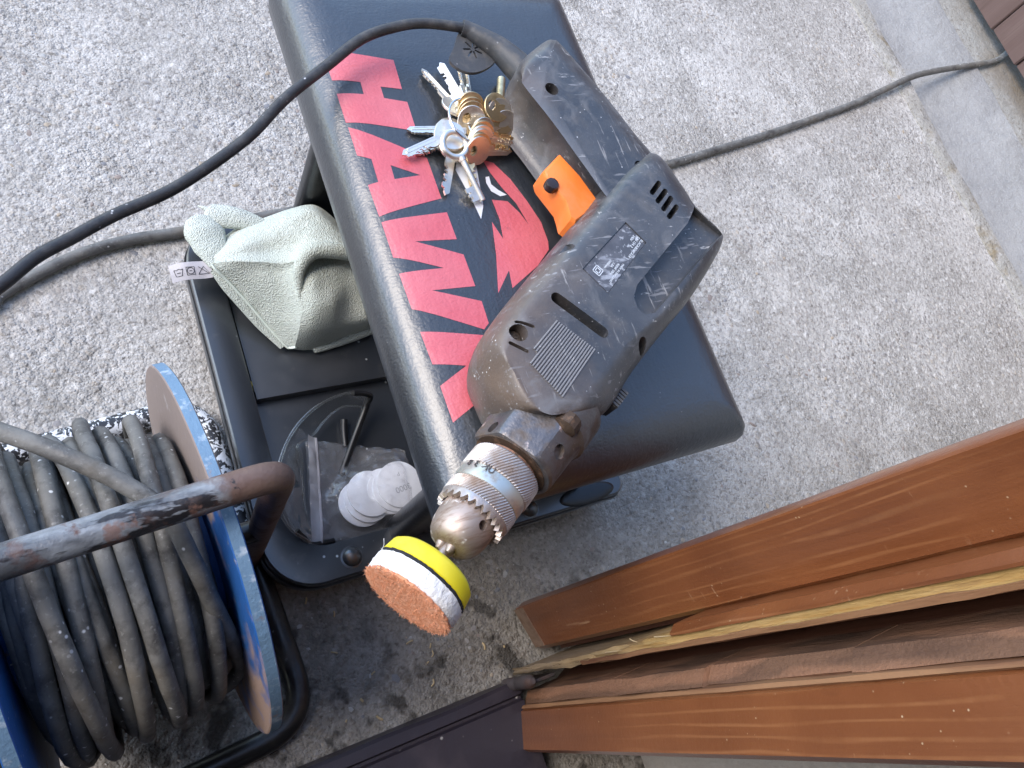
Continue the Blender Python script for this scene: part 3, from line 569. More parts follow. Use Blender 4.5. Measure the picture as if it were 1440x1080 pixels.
tr = obj('tray_rim', b, 'tray', st, smooth=30)
b = MB(); b.loft([rz(IX0+.001, IX1-.001, IY0+.001, IY1-.001, .03, .033), rz(IX0+.001, IX1-.001, IY0+.001, IY1-.001, .03, .0375)]); obj('tray_floor', b, 'tray', st, smooth=30)
b = MB(); b.prism([(IX0+.0025, .266), (IX1-.003, .262), (IX1-.003, IY1-.004), (IX0+.0025, IY1-.004)], .0378, .0475); obj('raised_floor', b, 'tray', st, smooth=0)
b = MB(); b.prism([(IX0+.0025, .262), (IX1-.003, .258), (IX1-.003, .2662), (IX0+.0025, .2702)], .0378, .0495); obj('divider', b, 'tray', st, smooth=0)
for c in ((0.1941, 0.0911, 0.0560), (0.3854, 0.0867, 0.0560), (.472, .40, .056), (.165, .425, .056)):
    b = MB(); b.lathe((c[0], c[1], .0548), (0, 0, 1), [(0, .0105), (.0008, .0105), (.001, .0088), (.003, .0086), (.0055, .0070), (.0072, .0042), (.0078, .0014)], 24); obj('bolt', b, 'rivet', st, smooth=50)
for c0, s in (((0.1485, 0.2792, 0.0480), .0022), ((0.1474, 0.2749, 0.0480), .0026)):
    b = MB(); q = [(c0[0]-s*.7, c0[1]-s), (c0[0]+s*.7, c0[1]-s), (c0[0]+s*.7, c0[1]+s), (c0[0]-s*.7, c0[1]+s)]
    for i in range(4): b.prism(capsule(q[i], q[(i+1) % 4], .0003, 2), .0476, .0479)
    b.prism(capsule((c0[0]-s*.7, c0[1]), (c0[0]+s*.7, c0[1]), .0003, 2), .0476, .0478); obj('yellow_mark', b, 'yellow_mark', st, smooth=0)
# uprights and castors
for yy in (.105, .455):
    b = MB(); b.prism(rrect(.235, .455, yy-.012, yy+.012, .01), .040, .252); obj('upright', b, 'frame_black', st, smooth=30)
b = MB(); c = (0.4573, 0.0843, 0.0560); b.loft([[(c[0]+rx*math.cos(t), c[1]+ry*math.sin(t), .0545+h) for t in [2*math.pi*k/36 for k in range(36)]] for rx, ry, h in ((.036, .0115, 0), (.0350, .0108, .0010), (.031, .0085, .0016), (.018, .005, .0019))]); obj('oval_pressing', b, 'frame_black', st, smooth=50)
for (x, yy) in ((.160, .115), (.465, .115), (.160, .415), (.465, .415)):
    b = MB(); b.lathe((x-.008, yy, .0165), (1, 0, 0), [(0, .010), (.0005, .0150), (.003, .0162), (.013, .0162), (.0155, .0150), (.016, .010)], 20); b.box(x-.004, x+.004, yy-.004, yy+.004, .017, .036); obj('castor', b, 'tray', st, smooth=40)

# ------------------------------------------------------------------ drill
dr = root('power_drill', (.36, .22, .3213), 'scuffed dark grey corded drill with orange trigger lying on seat', 'drill')
ZM, ZT, ZB = .357, .390, .3235
def contour_solid(full, plat, zm, zt, zb, k=5, nu=9, nl=5, sharp=1.):
    F = [Vector(p) for p in cr([(x, yy, 0) for x, yy in full], k, True)]; Pp = [Vector(p) for p in cr([(x, yy, 0) for x, yy in plat], k, True)]
    secs = []
    for i in range(nl, 0, -1):
        a = math.pi/2*i/nl; f = 1-math.cos(a)**sharp; secs.append([tuple(F[j].lerp(Pp[j], f)+Vector((0, 0, zm-(zm-zb)*math.sin(a)))) for j in range(len(F))])
    for i in range(nu+1):
        a = math.pi/2*i/nu; f = 1-math.cos(a)**sharp; secs.append([tuple(F[j].lerp(Pp[j], f)+Vector((0, 0, zm+(zt-zm)*math.sin(a)))) for j in range(len(F))])
    b = MB(); b.loft(secs); return b
BF = [(0.2285, 0.1124), (0.2265, 0.1406), (0.2323, 0.1610), (0.2525, 0.1796), (0.2877, 0.2052), (0.3433, 0.2441), (0.3711, 0.2647), (0.4052, 0.2870), (0.4361, 0.2945), (0.4486, 0.2635), (0.4545, 0.2407), (0.4679, 0.2179), (0.4652, 0.2069), (0.4410, 0.1867), (0.4103, 0.1650), (0.3714, 0.1417), (0.3350, 0.1192), (0.3076, 0.0991), (0.2833, 0.0942), (0.2527, 0.1010)]
BP = [(0.2390, 0.1063), (0.2342, 0.1263), (0.2332, 0.1433), (0.2528, 0.1596), (0.2750, 0.1751), (0.3104, 0.2003), (0.3496, 0.2279), (0.3757, 0.2459), (0.4021, 0.2593), (0.4085, 0.2400), (0.4100, 0.2195), (0.4195, 0.2001), (0.4180, 0.1930), (0.3936, 0.1736), (0.3581, 0.1505), (0.3149, 0.1310), (0.2835, 0.1116), (0.2644, 0.1000), (0.2539, 0.0975), (0.2454, 0.0993)]
body = obj('body_shell', contour_solid(BF, BP, ZM, ZT, ZB), 'drill', dr, smooth=30)
C = MB()
C.prism([(0.4386, 0.2345), (0.4587, 0.2104), (0.4464, 0.2042), (0.3547, 0.1512), (0.3454, 0.1516), (0.3415, 0.1567), (0.3425, 0.1656), (0.3495, 0.1741), (0.4166, 0.2164)], .3745, .42)
C.prism(capsule([(0.2826, 0.1734)][0], [(0.3069, 0.1444)][0], .0042), .374, .42)
for pr in ([(0.4071, 0.2527), (0.3964, 0.2448)], [(0.4098, 0.2455), (0.3982, 0.2372)], [(0.4121, 0.2391), (0.4002, 0.2302)], [(0.4139, 0.2314), (0.4023, 0.2233)]): C.prism(capsule(pr[0], pr[1], .0021, 4), .378, .42)
C.prism(circ([(0.2466, 0.1546)][0], .0062), .379, .42)
C.prism(circ([(0.3381, 0.1318)][0], .0050), .365, .42)
C.prism(capsule([(0.3030, 0.2125)][0], [(0.3108, 0.2116)][0], .0034), .3815, .42)
for pr in ([(0.2485, 0.1623), (0.2579, 0.1567)], [(0.2381, 0.1487), (0.2475, 0.1411)]): C.prism(capsule(pr[0], pr[1], .0012, 4), .384, .42)
C.prism([(0.3620, 0.2231), (0.3721, 0.2049), (0.3228, 0.1707), (0.3107, 0.1915)], .3886, .42)
cut(body, C, 32)
# floors seen in the openings
for nm, c, r, z in (('screw', [(0.2466, 0.1546)][0], .0056, .3795), ('screw', [(0.3381, 0.1318)][0], .0045, .3655)):
    b = MB(); b.lathe((c[0], c[1], z-.002), (0, 0, 1), [(0, r), (.003, r), (.0038, r*.8)], 18); b.box(c[0]-r*.6, c[0]+r*.6, c[1]-.0005, c[1]+.0005, z+.001, z+.0023); obj(nm, b, 'hole', dr, smooth=40)
# ribbed grip patch
G = [Vector((*q, 0)) for q in [(0.2755, 0.1582), (0.2960, 0.1331), (0.2595, 0.1066), (0.2438, 0.1372)]]
b = MB(); nr = 17
for i in range(nr):
    t = (i+.5)/nr; a = G[0].lerp(G[1], t); c = G[3].lerp(G[2], t)
    if t < .12: c = c.lerp(a, .25)
    d = (c-a).normalized(); s = Vector((-d.y, d.x, 0))*.00062
    secs = []
    for w_, z in ((1., .3893), (1., .3906), (.45, .3911)):
        secs.append([(a.x-s.x*w_, a.y-s.y*w_, z), (a.x+s.x*w_, a.y+s.y*w_, z), (c.x+s.x*w_, c.y+s.y*w_, z), (c.x-s.x*w_, c.y-s.y*w_, z)])
    b.loft(secs)
obj('grip_ribs', b, 'drill', dr, smooth=0)
# ribbed speed selector on the flank
c = Vector((0.3152, 0.1043, 0.3640)); fd = (Vector((0.3306, 0.1139, 0.3640))-c).normalized(); fs = Vector((fd.y, -fd.x, 0))
b = MB()
for k in range(6):
    o_ = c+fd*(k-2.5)*.0026; b.prism([tuple((o_+fd*i+fs*j).xy) for i, j in ((-.0009, -.010), (.0009, -.010), (.0009, .0035), (-.0009, .0035))], .352, .3695)
b.prism([tuple((c+fd*i+fs*j).xy) for i, j in ((-.008, -.010), (.008, -.010), (.008, .002), (-.008, .002))], .3515, .368); obj('speed_selector', b, 'rubber', dr, smooth=0)
# rating plate
PQ = [(0.3628, 0.2226), (0.3723, 0.2056), (0.3238, 0.1720), (0.3124, 0.1919)]
b = MB(); b.prism(PQ, .3880, .3890); npl = obj('rating_plate', b, 'plate', dr, smooth=0)
A_, B_, C_, D_ = [Vector((*q, 0)) for q in PQ]          # top, right, bottom, left corner
ex = (C_-B_).normalized(); ey = (B_-A_); ey = (ey-ex*ey.dot(ex)).normalized(); ez = ex.cross(ey)
W_ = (C_-B_).length; H_ = (B_-A_).length
base = Vector((A_.x, A_.y, .3891))
def plate_text(s, u, v, size):
    o_ = base+ex*u*W_+ey*v*H_
    text('plate_lettering', s, size, Matrix.Translation(o_) @ Matrix((ex, ey, Vector((0, 0, 1)))).transposed().to_4x4(), 'plate_ink', npl, .0001)
plate_text('BLACK&DECKER', .04, .80, .0029); plate_text('DN 154 2', .04, .63, .0031); plate_text('240V', .07, .47, .0029)
plate_text('MADE IN ENGLAND', .54, .80, .0023); plate_text('400W 50Hz', .58, .65, .0027); plate_text('1,8A', .62, .50, .0027); plate_text('2400/min', .62, .35, .0025)
b = MB(); c0 = base+ex*W_*.86+ey*H_*.10
for s in (.0030, .0016):
    q = [c0+ex*s*i+ey*s*j+ex*.001+ey*.003 for i, j in ((-1, -1), (1, -1), (1, 1), (-1, 1))]
    for i in range(4): b.prism(capsule(q[i], q[(i+1) % 4], .0003, 2), .3890, .3892)
obj('double_square_symbol', b, 'plate_ink', npl, smooth=0)
# handle
HF = [(0.3745, 0.2554), (0.3646, 0.2897), (0.3523, 0.3285), (0.3400, 0.3665), (0.3428, 0.3788), (0.3530, 0.3899), (0.3784, 0.4065), (0.3890, 0.4089), (0.3958, 0.4017), (0.4153, 0.3542), (0.4284, 0.3157), (0.4388, 0.2847), (0.4203, 0.2658), (0.3888, 0.2541)]
HP = [(0.3624, 0.2456), (0.3518, 0.2796), (0.3408, 0.3165), (0.3296, 0.3475), (0.3303, 0.3539), (0.3377, 0.3618), (0.3541, 0.3712), (0.3585, 0.3725), (0.3618, 0.3679), (0.3811, 0.3263), (0.3932, 0.2931), (0.3997, 0.2689), (0.3881, 0.2558), (0.3704, 0.2461)]
hd = obj('handle', contour_solid(HF, HP, ZM, .383, .331), 'drill', dr, smooth=30)
C = MB(); hp = [[(0.3526, 0.3453)][0], [(0.4034, 0.2727)][0]]
C.prism(circ(hp[0], .0056), .373, .42); C.prism(circ(hp[1], .0052), .371, .42); cut(hd, C, 32)
for c, z in zip(hp, (.3735, .3715)):
    b = MB(); b.lathe((c[0], c[1], z-.002), (0, 0, 1), [(0, .0049), (.003, .0049), (.0038, .004)], 18); b.box(c[0]-.003, c[0]+.003, c[1]-.0005, c[1]+.0005, z+.001, z+.0023); obj('screw', b, 'hole', dr, smooth=40)
# trigger
TG = [(0.3475, 0.2980), (0.3573, 0.2782), (0.3642, 0.2549), (0.3538, 0.2459), (0.3363, 0.2379), (0.3334, 0.2413), (0.3347, 0.2490), (0.3353, 0.2563), (0.3271, 0.2791), (0.3281, 0.2846)]
b = MB(); cx = sum(q[0] for q in TG)/len(TG); cy = sum(q[1] for q in TG)/len(TG)
secs = []
for z, k in ((.3475, .9), (.349, 1.), (.366, 1.), (.3685, .97), (.3698, .90)): secs.append([(cx+(x-cx)*k, cy+(yy-cy)*k, z) for x, yy in TG])
b.loft(secs); tg = obj('trigger', b, 'trigger', dr, smooth=40)
c = [(0.3290, 0.2710)][0]; b = MB(); b.lathe((c[0], c[1], .366), (0, 0, 1), [(0, .0052), (.0045, .0052), (.0058, .0045), (.0062, .003)], 20, ridge=lambda k, i, t: .0002*(i % 2)); obj('lock_button', b, 'button', tg, smooth=40)
# cord guard, key holder flap and power cord
gp = [(0.3550, 0.3815, 0.3570), (0.3472, 0.3954, 0.3570), (0.3397, 0.4065, 0.3570), (0.3291, 0.4161, 0.3570), (0.3204, 0.4236, 0.3570), (0.3150, 0.4262, 0.3570)]
b = MB(); b.tube(cr(gp, 5), [.0125-.0062*min(1, k/25*1.25) for k in range(26)], 16); obj('cord_guard', b, 'rubber', dr, smooth=50)
FL = cr([(*q, 0) for q in [(0.3134, 0.4252), (0.3209, 0.4233), (0.3315, 0.4137), (0.3400, 0.4033), (0.3323, 0.3948), (0.3203, 0.3900), (0.3115, 0.3899), (0.3041, 0.3933), (0.2988, 0.3994), (0.2995, 0.4048), (0.3052, 0.4125)]], 4, True)
c0 = Vector(((0.3218, 0.4079, 0.3520)))
def flap_z(x, yy): return .350-.10*(yy-c0.y)*0+.18*((x-c0.x)*.55+(yy-c0.y)*.8)
b = MB(); b.loft([[(x, yy, flap_z(x, yy)) for x, yy, _ in FL], [(x, yy, flap_z(x, yy)+.0028) for x, yy, _ in FL]])
fl = obj('key_holder_flap', b, 'rubber', dr, smooth=30); C = MB()
cc = [(0.3199, 0.4091)][0]
for k in range(7):
    a = .35+2*math.pi*k/7; C.prism(capsule((cc[0]+.0022*math.cos(a), cc[1]+.0022*math.sin(a)), (cc[0]+.0075*math.cos(a), cc[1]+.0075*math.sin(a)), .0007, 3), .33, .38)
cut(fl, C, 30)
b = MB(); pc = cr([(0.3224, 0.4222, 0.3570), (0.3138, 0.4262, 0.3570), (0.2874, 0.4322, 0.3540), (0.2650, 0.4324, 0.3500), (0.2363, 0.4266, 0.3430), (0.2043, 0.4065, 0.3370), (0.1675, 0.3824, 0.3300), (0.1340, 0.3544, 0.3240), (0.0837, 0.3242, 0.3180), (0.0421, 0.3072, 0.3160), (0.0157, 0.2923, 0.3180), (-0.0049, 0.2803, 0.3200), (-0.0252, 0.2630, 0.3220), (-0.0477, 0.2502, 0.3200), (-0.0823, 0.2477, 0.3100)], 8)
pc += cr([pc[-1], (-.22, .25, .27), (-.33, .26, .14), (-.42, .27, .03), (-.55, .30, .005), (-.9, .35, .005)], 8)[1:]
b.tube(pc, .0040, 12); obj('power_cord', b, 'cord', dr, smooth=60)
# gear housing
A0 = Vector((0.2266, 0.0814, 0.3570)); DV = (Vector((0.1769, 0.0483, 0.3570))-A0).normalized(); SD = Vector((-DV.y, DV.x, 0))   # SD: image-left-ish side
def axsec(t, r, n=40, flats=None, dz=0.):
    o = A0+DV*t; row = []
    for i in range(n):
        a = 2*math.pi*i/n; q = r
        if flats:
            for fa, fd in flats:
                da = math.cos(a-fa)
                if da > 0: q = min(q, fd*r/da)
        row.append(tuple(o+Vector((0, 0, math.cos(a)*q+dz))+SD*math.sin(a)*q))
    return row
FLT = [(R2(-12), .90), (R2(-72), .90), (R2(180), .9), (R2(-125), .9)]
b = MB(); b.loft([axsec(t, r, 72, FLT) for t, r in ((-.058, .0330), (-.036, .0330), (-.034, .0312), (-.030, .0300), (-.003, .0290), (-.0008, .0280), (0, .0262))], capmi=0)
gh = obj('gear_housing', b, 'gear_metal', dr, smooth=22); C = MB()
def axpt(t, ang, r): return A0+DV*t+Vector((0, 0, math.cos(ang)*r))+SD*math.sin(ang)*r
def drill_hole(C, t, ang, r0, rad, deep):
    n = (axpt(0, ang, 1)-A0).normalized(); C.lathe(axpt(t, ang, r0-deep), n, [(0, rad), (deep+.02, rad)], 20)
drill_hole(C, -.016, R2(34), .0295, .0048, .003); drill_hole(C, -.006, R2(-64), .026, .0042, .004); drill_hole(C, -.028, R2(-66), .0275, .0058, .006)
cut(gh, C, 22)
b = MB()
for t0, a0, ln in ((-.036, R2(-40), .016), (-.034, R2(20), .014), (-.040, R2(-75), .014)):
    o = axpt(t0, a0, .0275); b.lathe(o, DV, [(-ln*.5, .004), (-ln*.3, .0085), (ln*.3, .0085), (ln*.5, .003)], 10)
obj('casting_lugs', b, 'gear_dark', dr, smooth=30)
b = MB(); b.lathe(A0, DV, [(-.001, .0252), (.0006, .0250), (.0007, .019), (.006, .0175)], 40); obj('front_collar', b, 'gear_dark', dr, smooth=30)
b = MB(); b.lathe(A0, DV, [(.0015, .0198), (.0035, .0198)], 40); obj('collar_ring', b, 'copper', dr, smooth=30)
# chuck
ck = obj('chuck_sleeve', MB().lathe(A0, DV, [(.004, .019), (.0045, .0228), (.0055, .0236), (.010, .0237), (.015, .0238), (.0195, .0237), (.0205, .0230)], 216, ridge=lambda k, i, t: (.0005 if i % 3 == 0 else 0.), twist=28.), 'chuck', dr, smooth=12)
b = MB(); b.lathe(A0, DV, [(.0195, .0222), (.0205, .0230), (.0210, .0234), (.0300, .0233), (.0306, .0226)], 96); bn = obj('chuck_band', b, 'chuck_band', ck, smooth=40)
b = MB(); b.lathe(A0, DV, [(.0300, .0218), (.0308, .0231), (.035, .0230), (.0395, .0229), (.0400, .0224)], 216, ridge=lambda k, i, t: (.0005 if i % 3 == 0 else 0.), twist=28.); obj('knurled_ring', b, 'chuck', ck, smooth=12)
b = MB(); nT = 26; n = nT*4
def tooth(k, i, t): return 0.
secs = []
for t, r, am in ((.0398, .0228, 0), (.0412, .0230, 0), (.0440, .0226, 1), (.0445, .0195, 1), (.0405, .0180, 0)):
    o = A0; row = []
    for i in range(n):
        ph = i % 4; dt = (.0034 if ph in (1,) else (.0022 if ph in (2,) else (.0006 if ph == 0 else -.0004)))*am
        a = 2*math.pi*i/n; row.append(tuple(o+DV*(t+dt-.0010*am)+Vector((0, 0, math.cos(a)*r))+SD*math.sin(a)*r))
    secs.append(row)
b.loft(secs); obj('gear_teeth', b, 'chuck', ck, smooth=20)
b = MB(); b.lathe(A0, DV, [(.038, .0182), (.046, .0183), (.052, .0182), (.058, .0174), (.063, .0155), (.0665, .0125), (.0675, .0085)], 56); nose = obj('chuck_nose', b, 'chuck_nose', dr, smooth=40)
C = MB(); drill_hole(C, .0500, R2(22), .018, .0030, .006); C.lathe(A0, DV, [(.060, .0055), (.08, .0055)], 20); cut(nose, C, 40)
for k in range(3):
    a = R2(15+120*k); o = axpt(.055, a, .0043); b = MB(); b.lathe(o, DV, [(0, .0030), (.0135, .0030), (.0165, .0015)], 12); obj('jaw', b, 'chuck', nose, smooth=40)
# lettering stamped round the band
for s, a in (('UK', -18), ('3', -46), ('8', -60)):
    aa = R2(a); o = axpt(.0240, aa, .0236); nrm = (axpt(0, aa, 1)-A0).normalized(); tx = nrm.cross(DV)
    text('stamped_lettering', s, .0062, Matrix.Translation(o) @ Matrix((-tx, DV*-1, nrm)).transposed().to_4x4(), 'letter_dark', bn, .0002)
# polishing pad on its spindle
b = MB(); b.lathe(A0, DV, [(.060, .0030), (.088, .0030)], 14); obj('spindle', b, 'chuck', dr, smooth=40)
b = MB(); b.lathe(A0, DV, [(.0795, .012), (.0800, .0205), (.0812, .0245), (.084, .0275), (.0925, .0288), (.0930, .0278)], 72); pad = obj('backing_pad', b, 'yellow', dr, smooth=50)
b = MB(); random.seed(4); rj = [random.uniform(-.0006, .0005) for _ in range(400)]
b.lathe(A0, DV, [(.0928, .0272), (.0930, .0287), (.0946, .0288), (.0948, .0272)], 120, ridge=lambda k, i, t: rj[(i*3+k) % 400]); obj('hook_layer', b, 'hook', pad, smooth=60)
b = MB(); b.lathe(A0, DV, [(.0946, .0274), (.0950, .0289), (.100, .0290), (.1048, .0286), (.1056, .0272)], 120, ridge=lambda k, i, t: rj[(i*5+k*7) % 400]*.8); obj('foam_layer', b, 'foam', pad, smooth=60)
b = MB(); b.lathe(A0, DV, [(.1052, .0272), (.1055, .0285), (.1068, .0284), (.1072, .0272), (.1074, .022), (.1075, .011), (.1075, .002)], 120, ridge=lambda k, i, t: rj[(i*7+k*5) % 400]*(1.4 if k < 4 else 0)); face = obj('felt_face', b, 'orange_pad', pad, smooth=60)
b = MB()
for k in range(520):
    a = random.uniform(0, 6.283); r0 = .0277+random.uniform(-.002, .0008); t0 = .1058+random.uniform(-.0006, .0012); p0 = axpt(t0, a, r0)
    d = (axpt(0, a, 1)-A0)*random.uniform(.5, 1.)+DV*random.uniform(-.1, .9)+Vector((random.uniform(-.5, .5),)*3); p1 = p0+d.normalized()*random.uniform(.0010, .0026)
    b.tube([p0, p1], [.00016, .00006], 3, cap=False)
for k in range(700):
    a = random.uniform(0, 6.283); r0 = .0275*math.sqrt(random.random()); p0 = axpt(.1073, a, r0); d = DV+Vector([random.uniform(-.9, .9) for _ in range(3)]); p1 = p0+d.normalized()*random.uniform(.0008, .0018)
    b.tube([p0, p1], [.00016, .00006], 3, cap=False)
fz = obj('felt_fibres', b, 'orange_pad', face, smooth=0); fz['kind'] = 'stuff'
b = MB()
for k in range(14):
    a = R2(random.uniform(-75, -35)); p0 = axpt(random.uniform(.095, .106), a, .0286); p = [p0]
    for q in range(3): p.append(p[-1]+Vector([random.uniform(-.003, .003) for _ in range(3)])+(axpt(0, a, 1)-A0)*.0012)
    b.tube(cr(p, 4), .00012, 3)
lf = obj('loose_fibres', b, 'foam', pad, smooth=0); lf['kind'] = 'stuff'

# ------------------------------------------------------------------ bunch of keys
kb = root('key_bunch', (0.3154, 0.3624, 0.3213), 'large bunch of silver and brass keys on split ring beside drill', 'keys')
def place(mb, o, xdir, roll):
    xd = Vector(xdir).normalized(); up = Vector((0, 0, 1)); n = (up-xd*up.dot(xd)).normalized(); n = Matrix.Rotation(roll, 3, xd) @ n; yv = n.cross(xd)
    out = MB(); out.f = mb.f; out.mi = mb.mi; out.v = [tuple(Vector(o)+xd*v[0]+yv*v[1]+n*v[2]) for v in mb.v]; return out
def flat_key(bow=.0115, ln=.030, wd=.0078, th=.0022, seed=0, shape='round'):
    rnd = random.Random(seed); b = MB(); n = 28; outer, inner = [], []
    for i in range(n):
        a = 2*math.pi*i/n; r = bow*(1+(.10*abs(math.cos(2*a)) if shape == 'square' else 0)+(.06*math.cos(3*a) if shape == 'tri' else 0))
        outer.append((r*math.cos(a), r*math.sin(a)*1.02)); inner.append((-bow*.42+bow*.30*math.cos(a), bow*.36*math.sin(a)))
    c = .0004
    secs = [[(x, y_, -th/2) for x, y_ in inner], [(x*.97, y_*.97, -th/2) for x, y_ in outer], [(x, y_, -th/2+c) for x, y_ in outer], [(x, y_, th/2-c) for x, y_ in outer], [(x*.97, y_*.97, th/2) for x, y_ in outer], [(x, y_, th/2) for x, y_ in inner], [(x, y_, -th/2) for x, y_ in inner]]
    b.loft(secs, cap=False)
    x0 = bow*.82; pts = [(x0, -wd/2), (x0+.004, -wd/2)]; pts = [(x0, -wd*.5), (x0+ln, -wd*.5), (x0+ln+.003, -wd*.12)]
    x = x0+ln; m = 6; top = [(x0+ln, wd*.12)]
    for k in range(m):
        x = x0+ln-(k+.5)*ln*.72/m; hgt = rnd.uniform(.02, .42); top += [(x+.0012, wd*hgt), (x-.0006, wd*hgt), (x-.0016, wd*.40)]
    pts += top+[(x0+ln*.22, wd*.5), (x0, wd*.5)]
    b.loft([[(x, y_, -th*.42) for x, y_ in pts], [(x, y_, th*.42) for x, y_ in pts]])
    # milled flute along the blade
    b.box(x0+.001, x0+ln-.001, -wd*.22, -wd*.02, th*.42, th*.42+.0004); b.box(x0+.001, x0+ln-.003, -wd*.44, -wd*.34, th*.42, th*.42+.0003)
    return b
def mortice_key(ln=.040):
    b = MB(); n = 32; R_, r_ = .0098, .0024; secs = []
    ring = []
    for i in range(n+1):
        a = 2*math.pi*i/n; ring.append([((R_+r_*math.cos(p))*math.cos(a), (R_+r_*math.cos(p))*math.sin(a), r_*.75*math.sin(p)) for p in [2*math.pi*k/10 for k in range(10)]])
    b.loft(ring, cap=False)
    b.lathe((R_+.0005, 0, 0), (1, 0, 0), [(0, .0032), (.003, .0032), (.0034, .0024), (ln-.003, .0024), (ln, .0024), (ln+.0004, .0019)], 14)
    x1 = R_+ln-.001; pts = [(x1, -.0015), (x1, -.0085), (x1-.0020, -.0092), (x1-.0020, -.0070), (x1-.0042, -.0070), (x1-.0042, -.0094), (x1-.0062, -.0094), (x1-.0062, -.0066), (x1-.0078, -.0066), (x1-.0078, -.0098), (x1-.0112, -.0098), (x1-.0112, -.0015)]
    b.loft([[(x, y_, -.0009) for x, y_ in pts], [(x, y_, .0009) for x, y_ in pts]]); return b
def put_key(p0, p1, roll, mat, **kw):
    p0, p1 = Vector(p0), Vector(p1); obj('key', place(flat_key(**kw), p0, p1-p0, roll), mat, kb, smooth=30)
ZK = .3213
put_key((0.2994, 0.3723, 0.3310), (0.2863, 0.4119, 0.3250), .25, 'key_steel', seed=1, ln=.032)
put_key((0.3055, 0.3739, 0.3330), (0.3022, 0.4166, 0.3270), -.5, 'key_steel', seed=2, ln=.032, shape='square')
put_key((0.3078, 0.3749, 0.3360), (0.3155, 0.4110, 0.3310), .9, 'key_steel', seed=3, ln=.024)
put_key((0.3158, 0.3782, 0.3300), (0.3262, 0.4149, 0.3250), .9, 'key_steel', seed=4, ln=.026)
put_key((0.2893, 0.3520, 0.3290), (0.2632, 0.3559, 0.3245), .15, 'key_steel', seed=5, ln=.022, shape='square')
put_key((0.2838, 0.3442, 0.3335), (0.2448, 0.3331, 0.3260), -.1, 'key_steel', seed=6, ln=.030, shape='square')
put_key((0.2871, 0.3425, 0.3295), (0.2654, 0.3375, 0.3245), .3, 'key_steel', seed=7, ln=.020)
put_key((0.2852, 0.3361, 0.3285), (0.2677, 0.3003, 0.3245), 2.9, 'key_steel', seed=8, ln=.030)
put_key((0.2969, 0.3349, 0.3275), (0.2950, 0.3036, 0.3240), .2, 'key_brass', seed=9, ln=.024)
STK = []
def stack(c, dc, xd, roll, dr_, mats):
    for q, mt in enumerate(mats):
        p0 = Vector(c)+Vector(dc)*q+Vector((random.uniform(-.0006, .0006), random.uniform(-.0006, .0006), 0)); STK.append((p0, p0+Vector(xd)*.03+Vector((0, random.uniform(-.003, .003), 0)), roll+dr_*q+random.uniform(-.05, .05), mt))
random.seed(12)
stack((0.3023, 0.3281, 0.3345), (.0019, .0031, .0004), (1, .02, -.14), 1.02, -.03, ['key_steel', 'key_brass', 'key_steel', 'key_steel', 'key_brass', 'key_steel'])
stack((0.3271, 0.3598, 0.3440), (.0022, -.0034, -.0024), (.95, -.30, -.22), .42, .05, ['key_brass', 'key_steel', 'key_brass', 'key_steel'])
stack((0.3075, 0.3652, 0.3395), (-.0006, -.0034, -.0012), (.9, -.35, -.16), .80, .03, ['key_brass', 'key_brass', 'key_brass', 'key_steel'])
for q, (p0, p1, ro, mt) in enumerate(STK): put_key(p0, p1, ro, mt, seed=30+q, ln=.020, bow=.0112)
obj('key', place(mortice_key(.036), (0.2829, 0.3324, 0.3380), Vector((0.2951, 0.2929, 0.3265))-Vector((0.2829, 0.3324, 0.3380)), .1), 'key_steel', kb, smooth=40)
b = MB(); b.tube([(0.3404, 0.3747, 0.3320), (0.3539, 0.4016, 0.3270)], .0036, 14); obj('brass_barrel', b, 'key_brass', kb, smooth=40)
c0 = Vector((0.3022, 0.3509, 0.3400)); u1 = Vector((0.3244, 0.3680, 0.3440))-c0; u1 = u1.normalized()*.0200; u2 = (Vector((0.2794, 0.3322, 0.3410))-c0).normalized()
n0 = Vector((.16, -.10, 1)).normalized(); e1 = (Vector((1, .1, 0))-n0*n0.dot(Vector((1, .1, 0)))).normalized(); e2 = n0.cross(e1)
b = MB(); path = [c0+(e1*math.cos(a)+e2*math.sin(a))*.0195+n0*.0011*(k/80) for k, a in enumerate([4*math.pi*i/80 for i in range(81)])]
b.tube(path, .00095, 8); obj('split_ring', b, 'ring_steel', kb, smooth=50)
c1 = Vector((0.3078, 0.3428, 0.3340)); n1 = Vector((.6, .2, .8)).normalized(); e1 = (Vector((1, 0, 0))-n1*n1.x).normalized(); e2 = n1.cross(e1)
b = MB(); b.tube([c1+(e1*math.cos(a)+e2*math.sin(a))*.0105 for a in [2*math.pi*i/40 for i in range(41)]], .0007, 8); obj('split_ring', b, 'ring_steel', kb, smooth=50)

